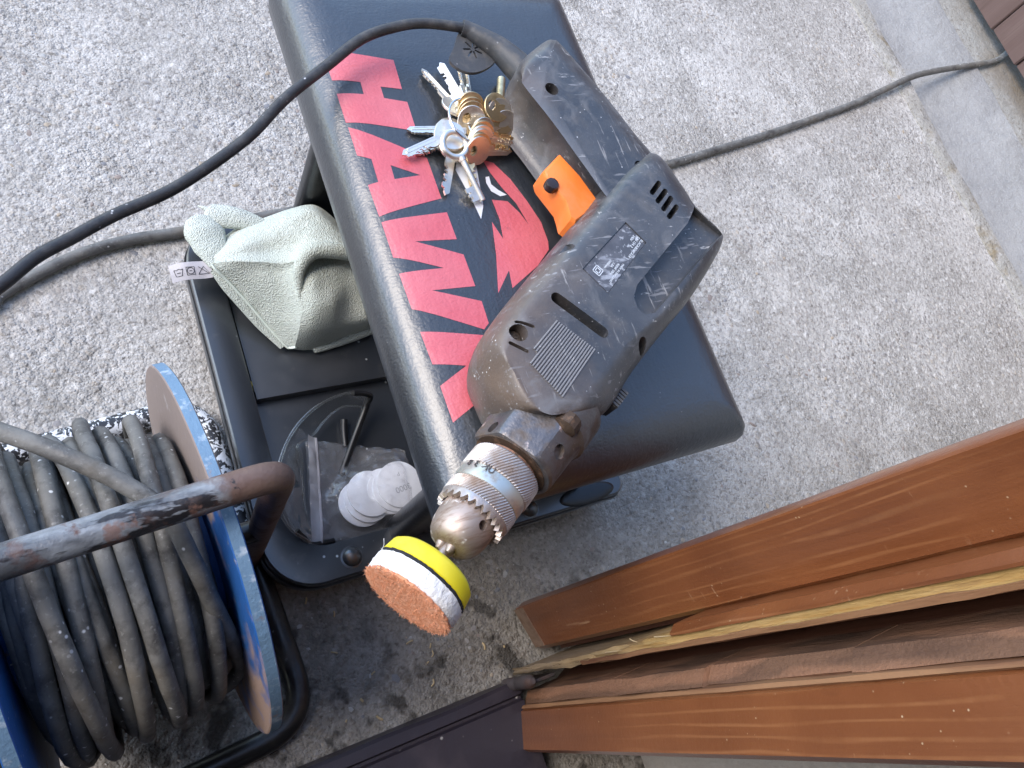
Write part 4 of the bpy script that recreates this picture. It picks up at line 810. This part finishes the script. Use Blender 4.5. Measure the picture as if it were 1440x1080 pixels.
# ------------------------------------------------------------------ cloth on the tray
cl = root('microfibre_cloth', (0.2171, 0.3874, 0.0480), 'crumpled pale green microfibre cloth piled in the tray', 'cloth')
def patch(name, rows, k=8, amp=.0012, mat='cloth'):
    rows = [cr(r, k) for r in rows]; cols = [cr([r[i] for r in rows], k) for i in range(len(rows[0]))]
    secs = [[(x, yy, z+amp*nz3(x*60, yy*60, z*40)+amp*1.2*nz3(x*22, yy*22, 4)) for x, yy, z in c] for c in cols]
    b = MB(); b.loft(secs, cap=False, closed=False); return obj(name, b, mat, cl, smooth=80)
patch('upper_panel', [
    [(0.1372, 0.4163, 0.0700), (0.1674, 0.4324, 0.0780), (0.1961, 0.4381, 0.0840), (0.2238, 0.4400, 0.0950), (0.2446, 0.4390, 0.1000), (0.2608, 0.4261, 0.0980), (0.2732, 0.4038, 0.0950)],
    [(0.1371, 0.3982, 0.0900), (0.1635, 0.4103, 0.1000), (0.1905, 0.4159, 0.1070), (0.2150, 0.4190, 0.1160), (0.2354, 0.4185, 0.1200), (0.2480, 0.4066, 0.1200), (0.2619, 0.3876, 0.1180)],
    [(0.1374, 0.3904, 0.0980), (0.1624, 0.3958, 0.1100), (0.1892, 0.3983, 0.1150), (0.2111, 0.3993, 0.1210), (0.2290, 0.3981, 0.1250), (0.2437, 0.3903, 0.1260), (0.2592, 0.3777, 0.1240)],
    [(0.1357, 0.3866, 0.1010), (0.1601, 0.3860, 0.1100), (0.1863, 0.3855, 0.1120), (0.2048, 0.3813, 0.1180), (0.2171, 0.3806, 0.1260), (0.2364, 0.3775, 0.1300), (0.2596, 0.3721, 0.1280)],
    [(0.1337, 0.3840, 0.1020), (0.1553, 0.3778, 0.1120), (0.1773, 0.3725, 0.1150), (0.1957, 0.3679, 0.1190), (0.2053, 0.3672, 0.1260), (0.2203, 0.3702, 0.1310), (0.2578, 0.3659, 0.1280)],
    [(0.1344, 0.3835, 0.1000), (0.1555, 0.3770, 0.1080), (0.1773, 0.3711, 0.1120), (0.1959, 0.3660, 0.1140), (0.2046, 0.3626, 0.1180), (0.2194, 0.3662, 0.1220), (0.2587, 0.3645, 0.1220)]])
patch('front_panel', [
    [(0.1327, 0.3847, 0.1010), (0.1542, 0.3766, 0.1130), (0.1756, 0.3714, 0.1160), (0.1937, 0.3660, 0.1200), (0.2039, 0.3608, 0.1240)],
    [(0.1353, 0.3787, 0.0990), (0.1553, 0.3730, 0.1070), (0.1752, 0.3672, 0.1100), (0.1926, 0.3611, 0.1140), (0.2044, 0.3533, 0.1210)],
    [(0.1447, 0.3698, 0.0920), (0.1589, 0.3651, 0.0970), (0.1744, 0.3571, 0.1020), (0.1907, 0.3498, 0.1070), (0.2026, 0.3409, 0.1160)],
    [(0.1590, 0.3526, 0.0800), (0.1693, 0.3498, 0.0840), (0.1804, 0.3424, 0.0890), (0.1912, 0.3345, 0.0950), (0.2011, 0.3243, 0.1060)],
    [(0.1742, 0.3312, 0.0670), (0.1801, 0.3287, 0.0700), (0.1867, 0.3241, 0.0740), (0.1925, 0.3179, 0.0800), (0.1981, 0.3103, 0.0890)],
    [(0.1895, 0.3088, 0.0560), (0.1908, 0.3085, 0.0560), (0.1924, 0.3070, 0.0570), (0.1949, 0.3061, 0.0580), (0.1975, 0.3039, 0.0600)]], amp=.0016)
patch('side_panel', [
    [(0.2040, 0.3627, 0.1220), (0.2042, 0.3525, 0.1210), (0.2023, 0.3404, 0.1170), (0.2008, 0.3238, 0.1070), (0.1978, 0.3099, 0.0900), (0.1962, 0.3042, 0.0600), (0.1980, 0.3073, 0.0490)],
    [(0.2145, 0.3660, 0.1180), (0.2145, 0.3515, 0.1230), (0.2138, 0.3374, 0.1210), (0.2122, 0.3190, 0.1130), (0.2096, 0.3064, 0.0930), (0.2081, 0.3021, 0.0580), (0.2093, 0.3036, 0.0490)],
    [(0.2315, 0.3694, 0.1140), (0.2310, 0.3555, 0.1190), (0.2308, 0.3410, 0.1170), (0.2298, 0.3190, 0.1120), (0.2269, 0.3057, 0.0900), (0.2255, 0.3031, 0.0560), (0.2263, 0.3038, 0.0490)],
    [(0.2478, 0.3679, 0.1130), (0.2483, 0.3565, 0.1160), (0.2507, 0.3452, 0.1100), (0.2504, 0.3278, 0.0980), (0.2478, 0.3097, 0.0860), (0.2469, 0.3074, 0.0560), (0.2478, 0.3081, 0.0490)],
    [(0.2742, 0.3722, 0.1000), (0.2733, 0.3589, 0.1060), (0.2723, 0.3439, 0.1070), (0.2740, 0.3274, 0.0920), (0.2774, 0.3125, 0.0820), (0.2770, 0.3114, 0.0540), (0.2782, 0.3111, 0.0490)]], amp=.0016)
b = MB(); rp = cr([(0.2012, 0.3260, 0.1040), (0.2016, 0.3405, 0.1170), (0.2025, 0.3513, 0.1250), (0.2090, 0.3615, 0.1310), (0.2201, 0.3671, 0.1350), (0.2381, 0.3663, 0.1340), (0.2613, 0.3631, 0.1280)], 7)
b.tube(rp, [.0012+.0068*min(1, (k/(len(rp)-1))*1.9) for k in range(len(rp))], 16); obj('rolled_fold', b, 'cloth', cl, smooth=80)
def lobe(pts, rad, squash=.62):
    p = cr(pts, 7); n = len(p); b = MB(); rr_ = []
    for k in range(n):
        f = k/(n-1)*(len(rad)-1); i = min(int(f), len(rad)-2); rr_.append(rad[i]+(rad[i+1]-rad[i])*(f-i))
    b.tube(p, rr_, 18); z0 = [q[2] for q in p]; zm_ = sum(z0)/n
    b.v = [(x+.0012*nz3(x*70, yy*70, z*70), yy, zm_+(z-zm_)*squash+.0015*nz3(x*60, yy*60, 2)) for x, yy, z in b.v]; obj('folded_lobe', b, 'cloth', cl, smooth=80)
lobe([(0.1389, 0.3852, 0.0960), (0.1384, 0.4047, 0.0920), (0.1369, 0.4230, 0.0880), (0.1366, 0.4351, 0.0840), (0.1371, 0.4424, 0.0800)], [.006, .015, .0195, .0170, .004], .42)
lobe([(0.1936, 0.4254, 0.0900), (0.1768, 0.4340, 0.0920), (0.1601, 0.4402, 0.0900), (0.1494, 0.4455, 0.0860), (0.1459, 0.4492, 0.0820)], [.007, .0105, .0130, .0115, .002], .5)
lobe([(0.1496, 0.4466, 0.0880), (0.1428, 0.4521, 0.0880), (0.1368, 0.4572, 0.0860)], [.0042, .0022, .0005], 1.)
b = MB(); b.tube([(p[0], p[1], p[2]) for p in cr([(0.1329, 0.3832, 0.1010), (0.1357, 0.3778, 0.0990), (0.1446, 0.3691, 0.0920), (0.1588, 0.3519, 0.0800), (0.1740, 0.3304, 0.0670), (0.1890, 0.3096, 0.0560), (0.1931, 0.3065, 0.0560), (0.1972, 0.3038, 0.0620)], 6)], .0013, 6); obj('hem', b, 'hem', cl, smooth=60)
b = MB(); lo = cr([(0.1376, 0.3910, 0.0780), (0.1426, 0.3759, 0.0700), (0.1542, 0.3565, 0.0620), (0.1682, 0.3349, 0.0550), (0.1864, 0.3149, 0.0490)], 6); hi = cr([(0.1357, 0.3826, 0.0960), (0.1461, 0.3692, 0.0900), (0.1608, 0.3513, 0.0790), (0.1757, 0.3314, 0.0660), (0.1899, 0.3103, 0.0560)], 6)
secs = []
for p, q in zip(lo, hi):
    p, q = Vector(p), Vector(q); secs.append([tuple(p.lerp(q, s)+Vector((-.45, -.5, .35))*(.011*math.sin(math.pi*s))) for s in [k/10 for k in range(11)]])
b.loft(secs, cap=False, closed=False); obj('lower_layer', b, 'cloth', cl, smooth=60)
lobe([(0.2154, 0.3015, 0.0530), (0.2464, 0.3068, 0.0540), (0.2835, 0.3160, 0.0560)], [.004, .006, .008], .8)
TP = [Vector(p) for p in ((0.0979, 0.3982, 0.0800), (0.1348, 0.3942, 0.0920), (0.1339, 0.3781, 0.0880), (0.0989, 0.3819, 0.0760))]
b = MB(); rows = []
for i in range(13):
    u = i/12; rows.append([tuple(TP[0].lerp(TP[1], u).lerp(TP[3].lerp(TP[2], u), v)+Vector((0, 0, .002*math.sin(u*5)+.0008*math.sin(v*4)))) for v in (0, .25, .5, .75, 1)])
b.loft(rows, cap=False, closed=False); b2 = MB(); b2.v = list(b.v)+[(x, yy, z-.0003) for x, yy, z in b.v]; n = len(b.v); b2.f = b.f+[tuple(reversed([i+n for i in q])) for q in b.f]; b2.mi = [0]*len(b2.f)
tag = obj('care_label', b2, 'care', cl, smooth=50)
def tagpt(u, v):
    p = TP[0].lerp(TP[1], u).lerp(TP[3].lerp(TP[2], u), v); return p+Vector((0, 0, .002*math.sin(u*5)+.0008*math.sin(v*4)+.0004))
def symbol(lines):
    b = MB()
    for ln in lines: b.tube([tagpt(u, v) for u, v in ln], .00028, 4)
    obj('care_symbol', b, 'care_ink', tag, smooth=0)
symbol([[(.09, .38), (.12, .75), (.26, .75), (.30, .38)], [(.09, .38), (.15, .42), (.20, .36), (.25, .42), (.30, .38)], [(.15, .58), (.24, .58)]])
symbol([[(.38, .32), (.38, .76), (.58, .76), (.58, .32), (.38, .32)], [(.48+.085*math.cos(a), .54+.18*math.sin(a)) for a in [k*.52 for k in range(13)]], [(.45, .54), (.51, .54)]])
symbol([[(.66, .76), (.80, .34), (.94, .76), (.66, .76)], [(.68, .34), (.92, .76)]])

# ------------------------------------------------------------------ safety glasses in the tray
sg = root('safety_glasses', (0.1795, 0.1866, 0.0380), 'clear wraparound safety glasses with black temples in the tray', 'glasses')
up_ = cr([(0.2515, 0.2364, 0.0720), (0.2295, 0.2408, 0.0780), (0.2024, 0.2352, 0.0820), (0.1780, 0.2223, 0.0840), (0.1576, 0.2022, 0.0840), (0.1436, 0.1767, 0.0820), (0.1388, 0.1500, 0.0760), (0.1461, 0.1284, 0.0660), (0.1620, 0.1134, 0.0560)], 6)
lo_ = cr([(0.2491, 0.2322, 0.0520), (0.2287, 0.2374, 0.0500), (0.2097, 0.2292, 0.0460), (0.1938, 0.2168, 0.0440), (0.1734, 0.2057, 0.0560), (0.1742, 0.1861, 0.0440), (0.1700, 0.1590, 0.0420), (0.1676, 0.1349, 0.0420), (0.1710, 0.1189, 0.0440)], 6)
b = MB(); secs = []
for p, q in zip(up_, lo_):
    p, q = Vector(p), Vector(q); secs.append([tuple(p.lerp(q, s)+Vector((-.006*math.sin(math.pi*s), 0, .003*math.sin(math.pi*s)))) for s in [k/8 for k in range(9)]])
b.loft(secs, cap=False, closed=False); ln = obj('lens', b, 'lens', sg, smooth=70)
b = MB(); b.tube(up_, .0017, 8); obj('lens_edge', b, 'lens', ln, smooth=60)
b = MB(); b.tube(lo_, .0013, 8); obj('lens_edge', b, 'lens', ln, smooth=60)
b = MB(); b.tube(cr([(0.1690, 0.2068, 0.0600), (0.1735, 0.2021, 0.0580), (0.1747, 0.1937, 0.0540), (0.1744, 0.1828, 0.0500)], 4), [.0016]*4+[.002]*5+[.0014]*4, 8); obj('nose_pad', b, 'lens', ln, smooth=60)
b = MB(); b.tube(cr([(0.2528, 0.2384, 0.0660), (0.2481, 0.2286, 0.0580), (0.2386, 0.2144, 0.0520), (0.2259, 0.1959, 0.0480), (0.2095, 0.1714, 0.0440)], 5), .0036, 8); obj('temple', b, 'temple', sg, smooth=50)
b = MB(); b.tube(cr([(0.2342, 0.2398, 0.0780), (0.2438, 0.2386, 0.0760), (0.2526, 0.2361, 0.0700), (0.2499, 0.2321, 0.0640)], 5), .0030, 8); obj('temple_hinge', b, 'temple', sg, smooth=50)
b = MB(); b.tube(cr([(0.2276, 0.2252, 0.0460), (0.2248, 0.2143, 0.0440), (0.2220, 0.1985, 0.0430)], 5), .0036, 8); obj('temple', b, 'temple', sg, smooth=50)
b = MB(); b.tube(cr([(0.1510, 0.1273, 0.0620), (0.1571, 0.1195, 0.0560), (0.1642, 0.1126, 0.0500), (0.1850, 0.1117, 0.0460)], 5), .0026, 8); obj('temple_hinge', b, 'temple', sg, smooth=50)

# ------------------------------------------------------------------ sanding discs in a clear bag
def sanding_disc(c, nrm, r, label, txt=None):
    nrm = Vector(nrm).normalized(); b = MB(); b.lathe(c, nrm, [(-.0010, r*.98), (-.0007, r), (.0007, r), (.0010, r*.98)], 48)
    o = obj('sanding_disc', b, 'disc', None, smooth=40, label=label, cat='sanding disc', group='sanding discs in the clear bag', origin=c)
    if txt:
        xd = Vector((-1, -.12, 0)); xd = (xd-nrm*nrm.dot(xd)).normalized(); yv = nrm.cross(xd)
        for s, sz, dx, dy in txt:
            text('grit_number', s, sz, Matrix.Translation(Vector(c)+nrm*.0011+xd*dx+yv*dy) @ Matrix((xd, yv, nrm)).transposed().to_4x4(), 'disc_ink', o, .0001)
sanding_disc((0.2585, 0.1454, 0.0575), (.08, -.02, 1), .0232, 'topmost round white sanding disc, printed, in the clear bag', [('3000', .0085, -.010, .002), ('P', .006, -.004, -.012)])
sanding_disc((0.2538, 0.1429, 0.0552), (.08, -.04, 1), .0232, 'white sanding disc just under the printed one in the bag')
sanding_disc((0.2491, 0.1425, 0.0529), (.06, -.05, 1), .0232, 'third white sanding disc down below the printed one')
sanding_disc((0.2442, 0.1437, 0.0506), (.06, -.05, 1), .0232, 'lowest white sanding disc of the stack under the printed one')
sanding_disc((0.2291, 0.1446, 0.0535), (.13, .06, 1), .0232, 'greenish white sanding disc leaning left of the printed stack')
sanding_disc((0.2258, 0.1406, 0.0500), (.12, .04, 1), .0232, 'white sanding disc under the leaning one, left of printed stack')
sanding_disc((0.2201, 0.1386, 0.0470), (.12, .04, 1), .0232, 'lowest white sanding disc at the left of the bag')
pb = root('zip_bag', (0.2337, 0.1504, 0.0390), 'clear plastic zip bag holding white sanding discs in the tray', 'bag')
BQ = [Vector(p) for p in ((0.1863, 0.2137, 0.0580), (0.2785, 0.1791, 0.0520), (0.2772, 0.1014, 0.0460), (0.1646, 0.1130, 0.0480))]
dome = [(Vector((0.2538, 0.1423, 0.0600)), .030, .028), (Vector((0.2245, 0.1397, 0.0600)), .024, .026)]
def bagpt(u, v, lo=False):
    p = BQ[0].lerp(BQ[1], u).lerp(BQ[3].lerp(BQ[2], u), v)
    if lo: return Vector((p.x, p.y, .0395+.002*math.sin(u*9)))
    z = .0475+(p.z-.0475)*max(0, 1-u*2.5)
    for c, h, w_ in dome:
        d = math.hypot(p.x-c.x, p.y-c.y); z += h*.62*max(0, 1-(d/(w_*1.45))**3) if d < w_*1.45 else 0
    e = min(1, 7*min(1-u, v, 1-v)); z = min(z, .0632)
    z += (.0045*nz3(u*7, v*7, 2.)+.0025*nz3(u*17, v*15, 5.)+.0016*abs(nz3(u*30, v*26, 8.)))*(.35+.65*e)
    z = z*e+(.046+.004*nz3(u*6, v*6, 4))*(1-e) if u > .08 else z
    dx = .004*nz3(u*6, v*5, 1)*(1-e)
    return Vector((p.x+dx, p.y+dx, z))
for lo, nm in ((False, 'upper_film'), (True, 'lower_film')):
    b = MB(); rows = [[tuple(bagpt(i/44, j/44, lo)) for j in range(45)] for i in range(45)]; b.loft(rows, cap=False, closed=False); obj(nm, b, 'bag', pb, smooth=50)
b = MB(); rows = [[tuple(bagpt(u, j/30)+Vector((0, 0, .0008))) for j in range(31)] for u in (-.012, .02, .05, .075)]; b.loft(rows, cap=False, closed=False); obj('zip_flap', b, 'zip', pb, smooth=60)
b = MB(); b.tube([bagpt(.078, j/30)+Vector((0, 0, .001)) for j in range(31)], .0011, 6); obj('zip_ridge', b, 'zip', pb, smooth=60)

# ------------------------------------------------------------------ cable reel
TH = .082; RC = Vector((-.003, .112, 0)); ra = Vector((math.cos(TH), math.sin(TH), 0)); rb = Vector((-math.sin(TH), math.cos(TH), 0))
def rl(x, yy, z): return RC+ra*x+rb*yy+Vector((0, 0, z))
cre = root('cable_reel', RC, 'blue wooden cable reel wound with grey cable in tubular frame', 'cable reel')
ZC = .150; FR = .143
def disc_part(name, x0, x1, mats, parent):
    b = MB(); n = 96; secs = []
    for x, r in ((x0, .012), (x0, FR-.001), (x0+.0008, FR), (x1-.0008, FR), (x1, FR-.001), (x1, .012)):
        secs.append([tuple(rl(x, math.cos(a)*(r+.0008*nz3(k*.9, x*10)), ZC+math.sin(a)*(r+.0008*nz3(k*.9, x*10)))) for k, a in enumerate([2*math.pi*i/n for i in range(n)])])
    b.loft(secs, cap=False)
    o = obj(name, b, mats, parent, smooth=30); return o
fr = disc_part('flange', .0655, .0745, ['flange_worn', 'rim_blue'], cre)
fl_ = disc_part('flange', -.0745, -.0655, ['flange_blue', 'rim_blue'], cre)
for o in (fr, fl_):
    idx = [0]*len(o.data.polygons)
    for p in o.data.polygons:
        if abs(p.normal.dot(ra)) < .5: idx[p.index] = 1
    o.data.polygons.foreach_set('material_index', idx)
b = MB(); b.lathe(rl(-.066, 0, ZC), ra, [(0, .060), (.132, .060)], 40); obj('drum', b, 'flange_blue', cre, smooth=40)
b = MB(); b.tube([rl(-.112, 0, ZC), rl(.112, 0, ZC)], .009, 14); obj('axle', b, 'black_tube', cre, smooth=40)
def coil(radius, turns, x0, x1, seed, sag, wob, rj_, mid_turn=0.):
    rnd = random.Random(seed); pts = []; steps = 28; N_ = int(turns*steps); jit = [rnd.uniform(-1, 1) for _ in range(int(turns)+3)]
    for k in range(N_+1):
        f = k/N_; a = 2*math.pi*k/steps; tn = k/steps; i = int(tn); q = tn-i; q = q*q*(3-2*q); j = jit[i]*(1-q)+jit[i+1]*q
        x = x0+(x1-x0)*f+wob*math.sin(a*1.0+seed+j*2.2)*.7+wob*.9*j*math.sin(a*.5+seed)
        x = max(-.0585, min(.0585, x)); r = radius+rj_*j*.8+.0015*math.sin(3*a+seed)
        r -= .022*max(0., 1-min(tn, turns-tn)/.6)
        s_ = -math.sin(a); r += sag*max(0, s_)**1.5*(.6+.7*(j*.5+.5))
        x += .0016*nz3(k*.23, seed*3.1, 0.)+.0009*nz3(k*.61, seed*5.7, 2.); r += .0014*nz3(k*.31, seed*7.3, 4.)
        pts.append(rl(x, math.cos(a)*r, ZC+math.sin(a)*r))
    return pts
cb = MB()
for rad, tn, x0, x1, sd_, sag, wb, rj2 in ((.072, 10.5, -.058, .058, 1, .002, .001, .001), (.083, 10.2, .058, -.058, 2, .004, .003, .002), (.0935, 9.7, -.058, .054, 3, .008, .006, .005), (.1035, 7.4, .052, -.056, 6, .012, .009, .006)):
    cb.tube(coil(rad, tn, x0, x1, sd_, sag, wb, rj2), .0056, 9)
obj('cable_windings', cb, 'cable', cre, smooth=70)
cb = MB(); cb.tube(coil(.1115, 4.3, -.050, .040, 8, .010, .012, .006), .0056, 9); obj('outer_winding', cb, 'cable', cre, smooth=70)
ld = [rl(-.62, .42, .008), rl(-.45, .36, .06), rl(-.28, .275, .19), (-0.0899, 0.2366, 0.2500), (-0.0624, 0.2126, 0.2620), (-0.0422, 0.1959, 0.2680), (-0.0219, 0.1795, 0.2740), (-0.0020, 0.1619, 0.2770), (0.0179, 0.1429, 0.2780), (0.0355, 0.1205, 0.2760), (0.0448, 0.0908, 0.2620), (0.0527, 0.0652, 0.2350), (0.0621, 0.0431, 0.1950), (0.0693, 0.0251, 0.1400), rl(.050, -.098, .10), rl(.052, -.07, .07), rl(.054, -.03, .06)]
cb = MB(); cb.tube(cr(ld, 8), .0058, 12); obj('cable_lead', cb, 'cable', cre, smooth=70)
# tubular frame
def fillet(pts, r, k=8):
    pts = [Vector(p) for p in pts]; out = [pts[0]]
    for i in range(1, len(pts)-1):
        a, p, c = pts[i-1], pts[i], pts[i+1]; d0 = (a-p).normalized(); d1 = (c-p).normalized()
        for q in range(k+1):
            t = q/k; out.append((p+d0*r).lerp(p, t).lerp(p.lerp(p+d1*r, t), t))
    out.append(pts[-1]); return out
def dens(pts, st=.01):
    out = []
    for a, c in zip(pts, pts[1:]):
        m = max(1, int((Vector(c)-Vector(a)).length/st))
        for q in range(m): out.append(Vector(a).lerp(Vector(c), q/m))
    out.append(Vector(pts[-1])); return out
hz = .314
b = MB(); b.tube(dens(fillet([rl(-.118, 0, .012), rl(-.118, 0, hz), rl(.104, 0, hz), rl(.116, 0, .012)], .022)), .0098, 20); obj('handle_tube', b, 'rust_tube', cre, smooth=60)
b = MB(); b.tube(dens(fillet([rl(-.12, 0, .0115), rl(-.12, .160, .0115), rl(.120, .160, .0115), rl(.120, .02, .0115)], .038)), .0108, 16); obj('rear_base_tube', b, 'speck_tube', cre, smooth=60)
b = MB(); b.tube(dens(fillet([rl(.120, .021, .0115), rl(.120, -.155, .0115), rl(-.12, -.155, .0115), rl(-.12, -.001, .0115)], .045)), .0108, 16); obj('front_base_tube', b, 'black_tube', cre, smooth=60)

# ------------------------------------------------------------------ extension cord across the ground
b = MB(); ex_ = cr([(-1.2, .10, .0065), (-.5, .22, .0065), (-0.0973, 0.3963, 0.0065), (-0.0432, 0.4269, 0.0065), (-0.0046, 0.4471, 0.0065), (0.0355, 0.4637, 0.0065), (0.0835, 0.4739, 0.0065), (0.1403, 0.4781, 0.0065), (.30, .495, .0065), (.50, .500, .0065), (.68, .503, .0065), (0.7979, 0.5153, 0.0065), (0.9303, 0.5394, 0.0065), (1.0895, 0.5703, 0.0065), (1.2983, 0.6173, 0.0065), (1.4804, 0.6658, 0.0150), (1.5800, 0.6888, 0.0060), (1.6882, 0.7032, 0.0040), (1.8174, 0.7162, 0.0090), (1.95, .76, .012), (2.6, .95, .006)], 8)
b.tube(ex_, .0058, 12); obj('extension_cord', b, 'cable', None, smooth=70, label='grey extension cord running across the concrete to the fence', cat='cord', origin=(0, 0, 0))
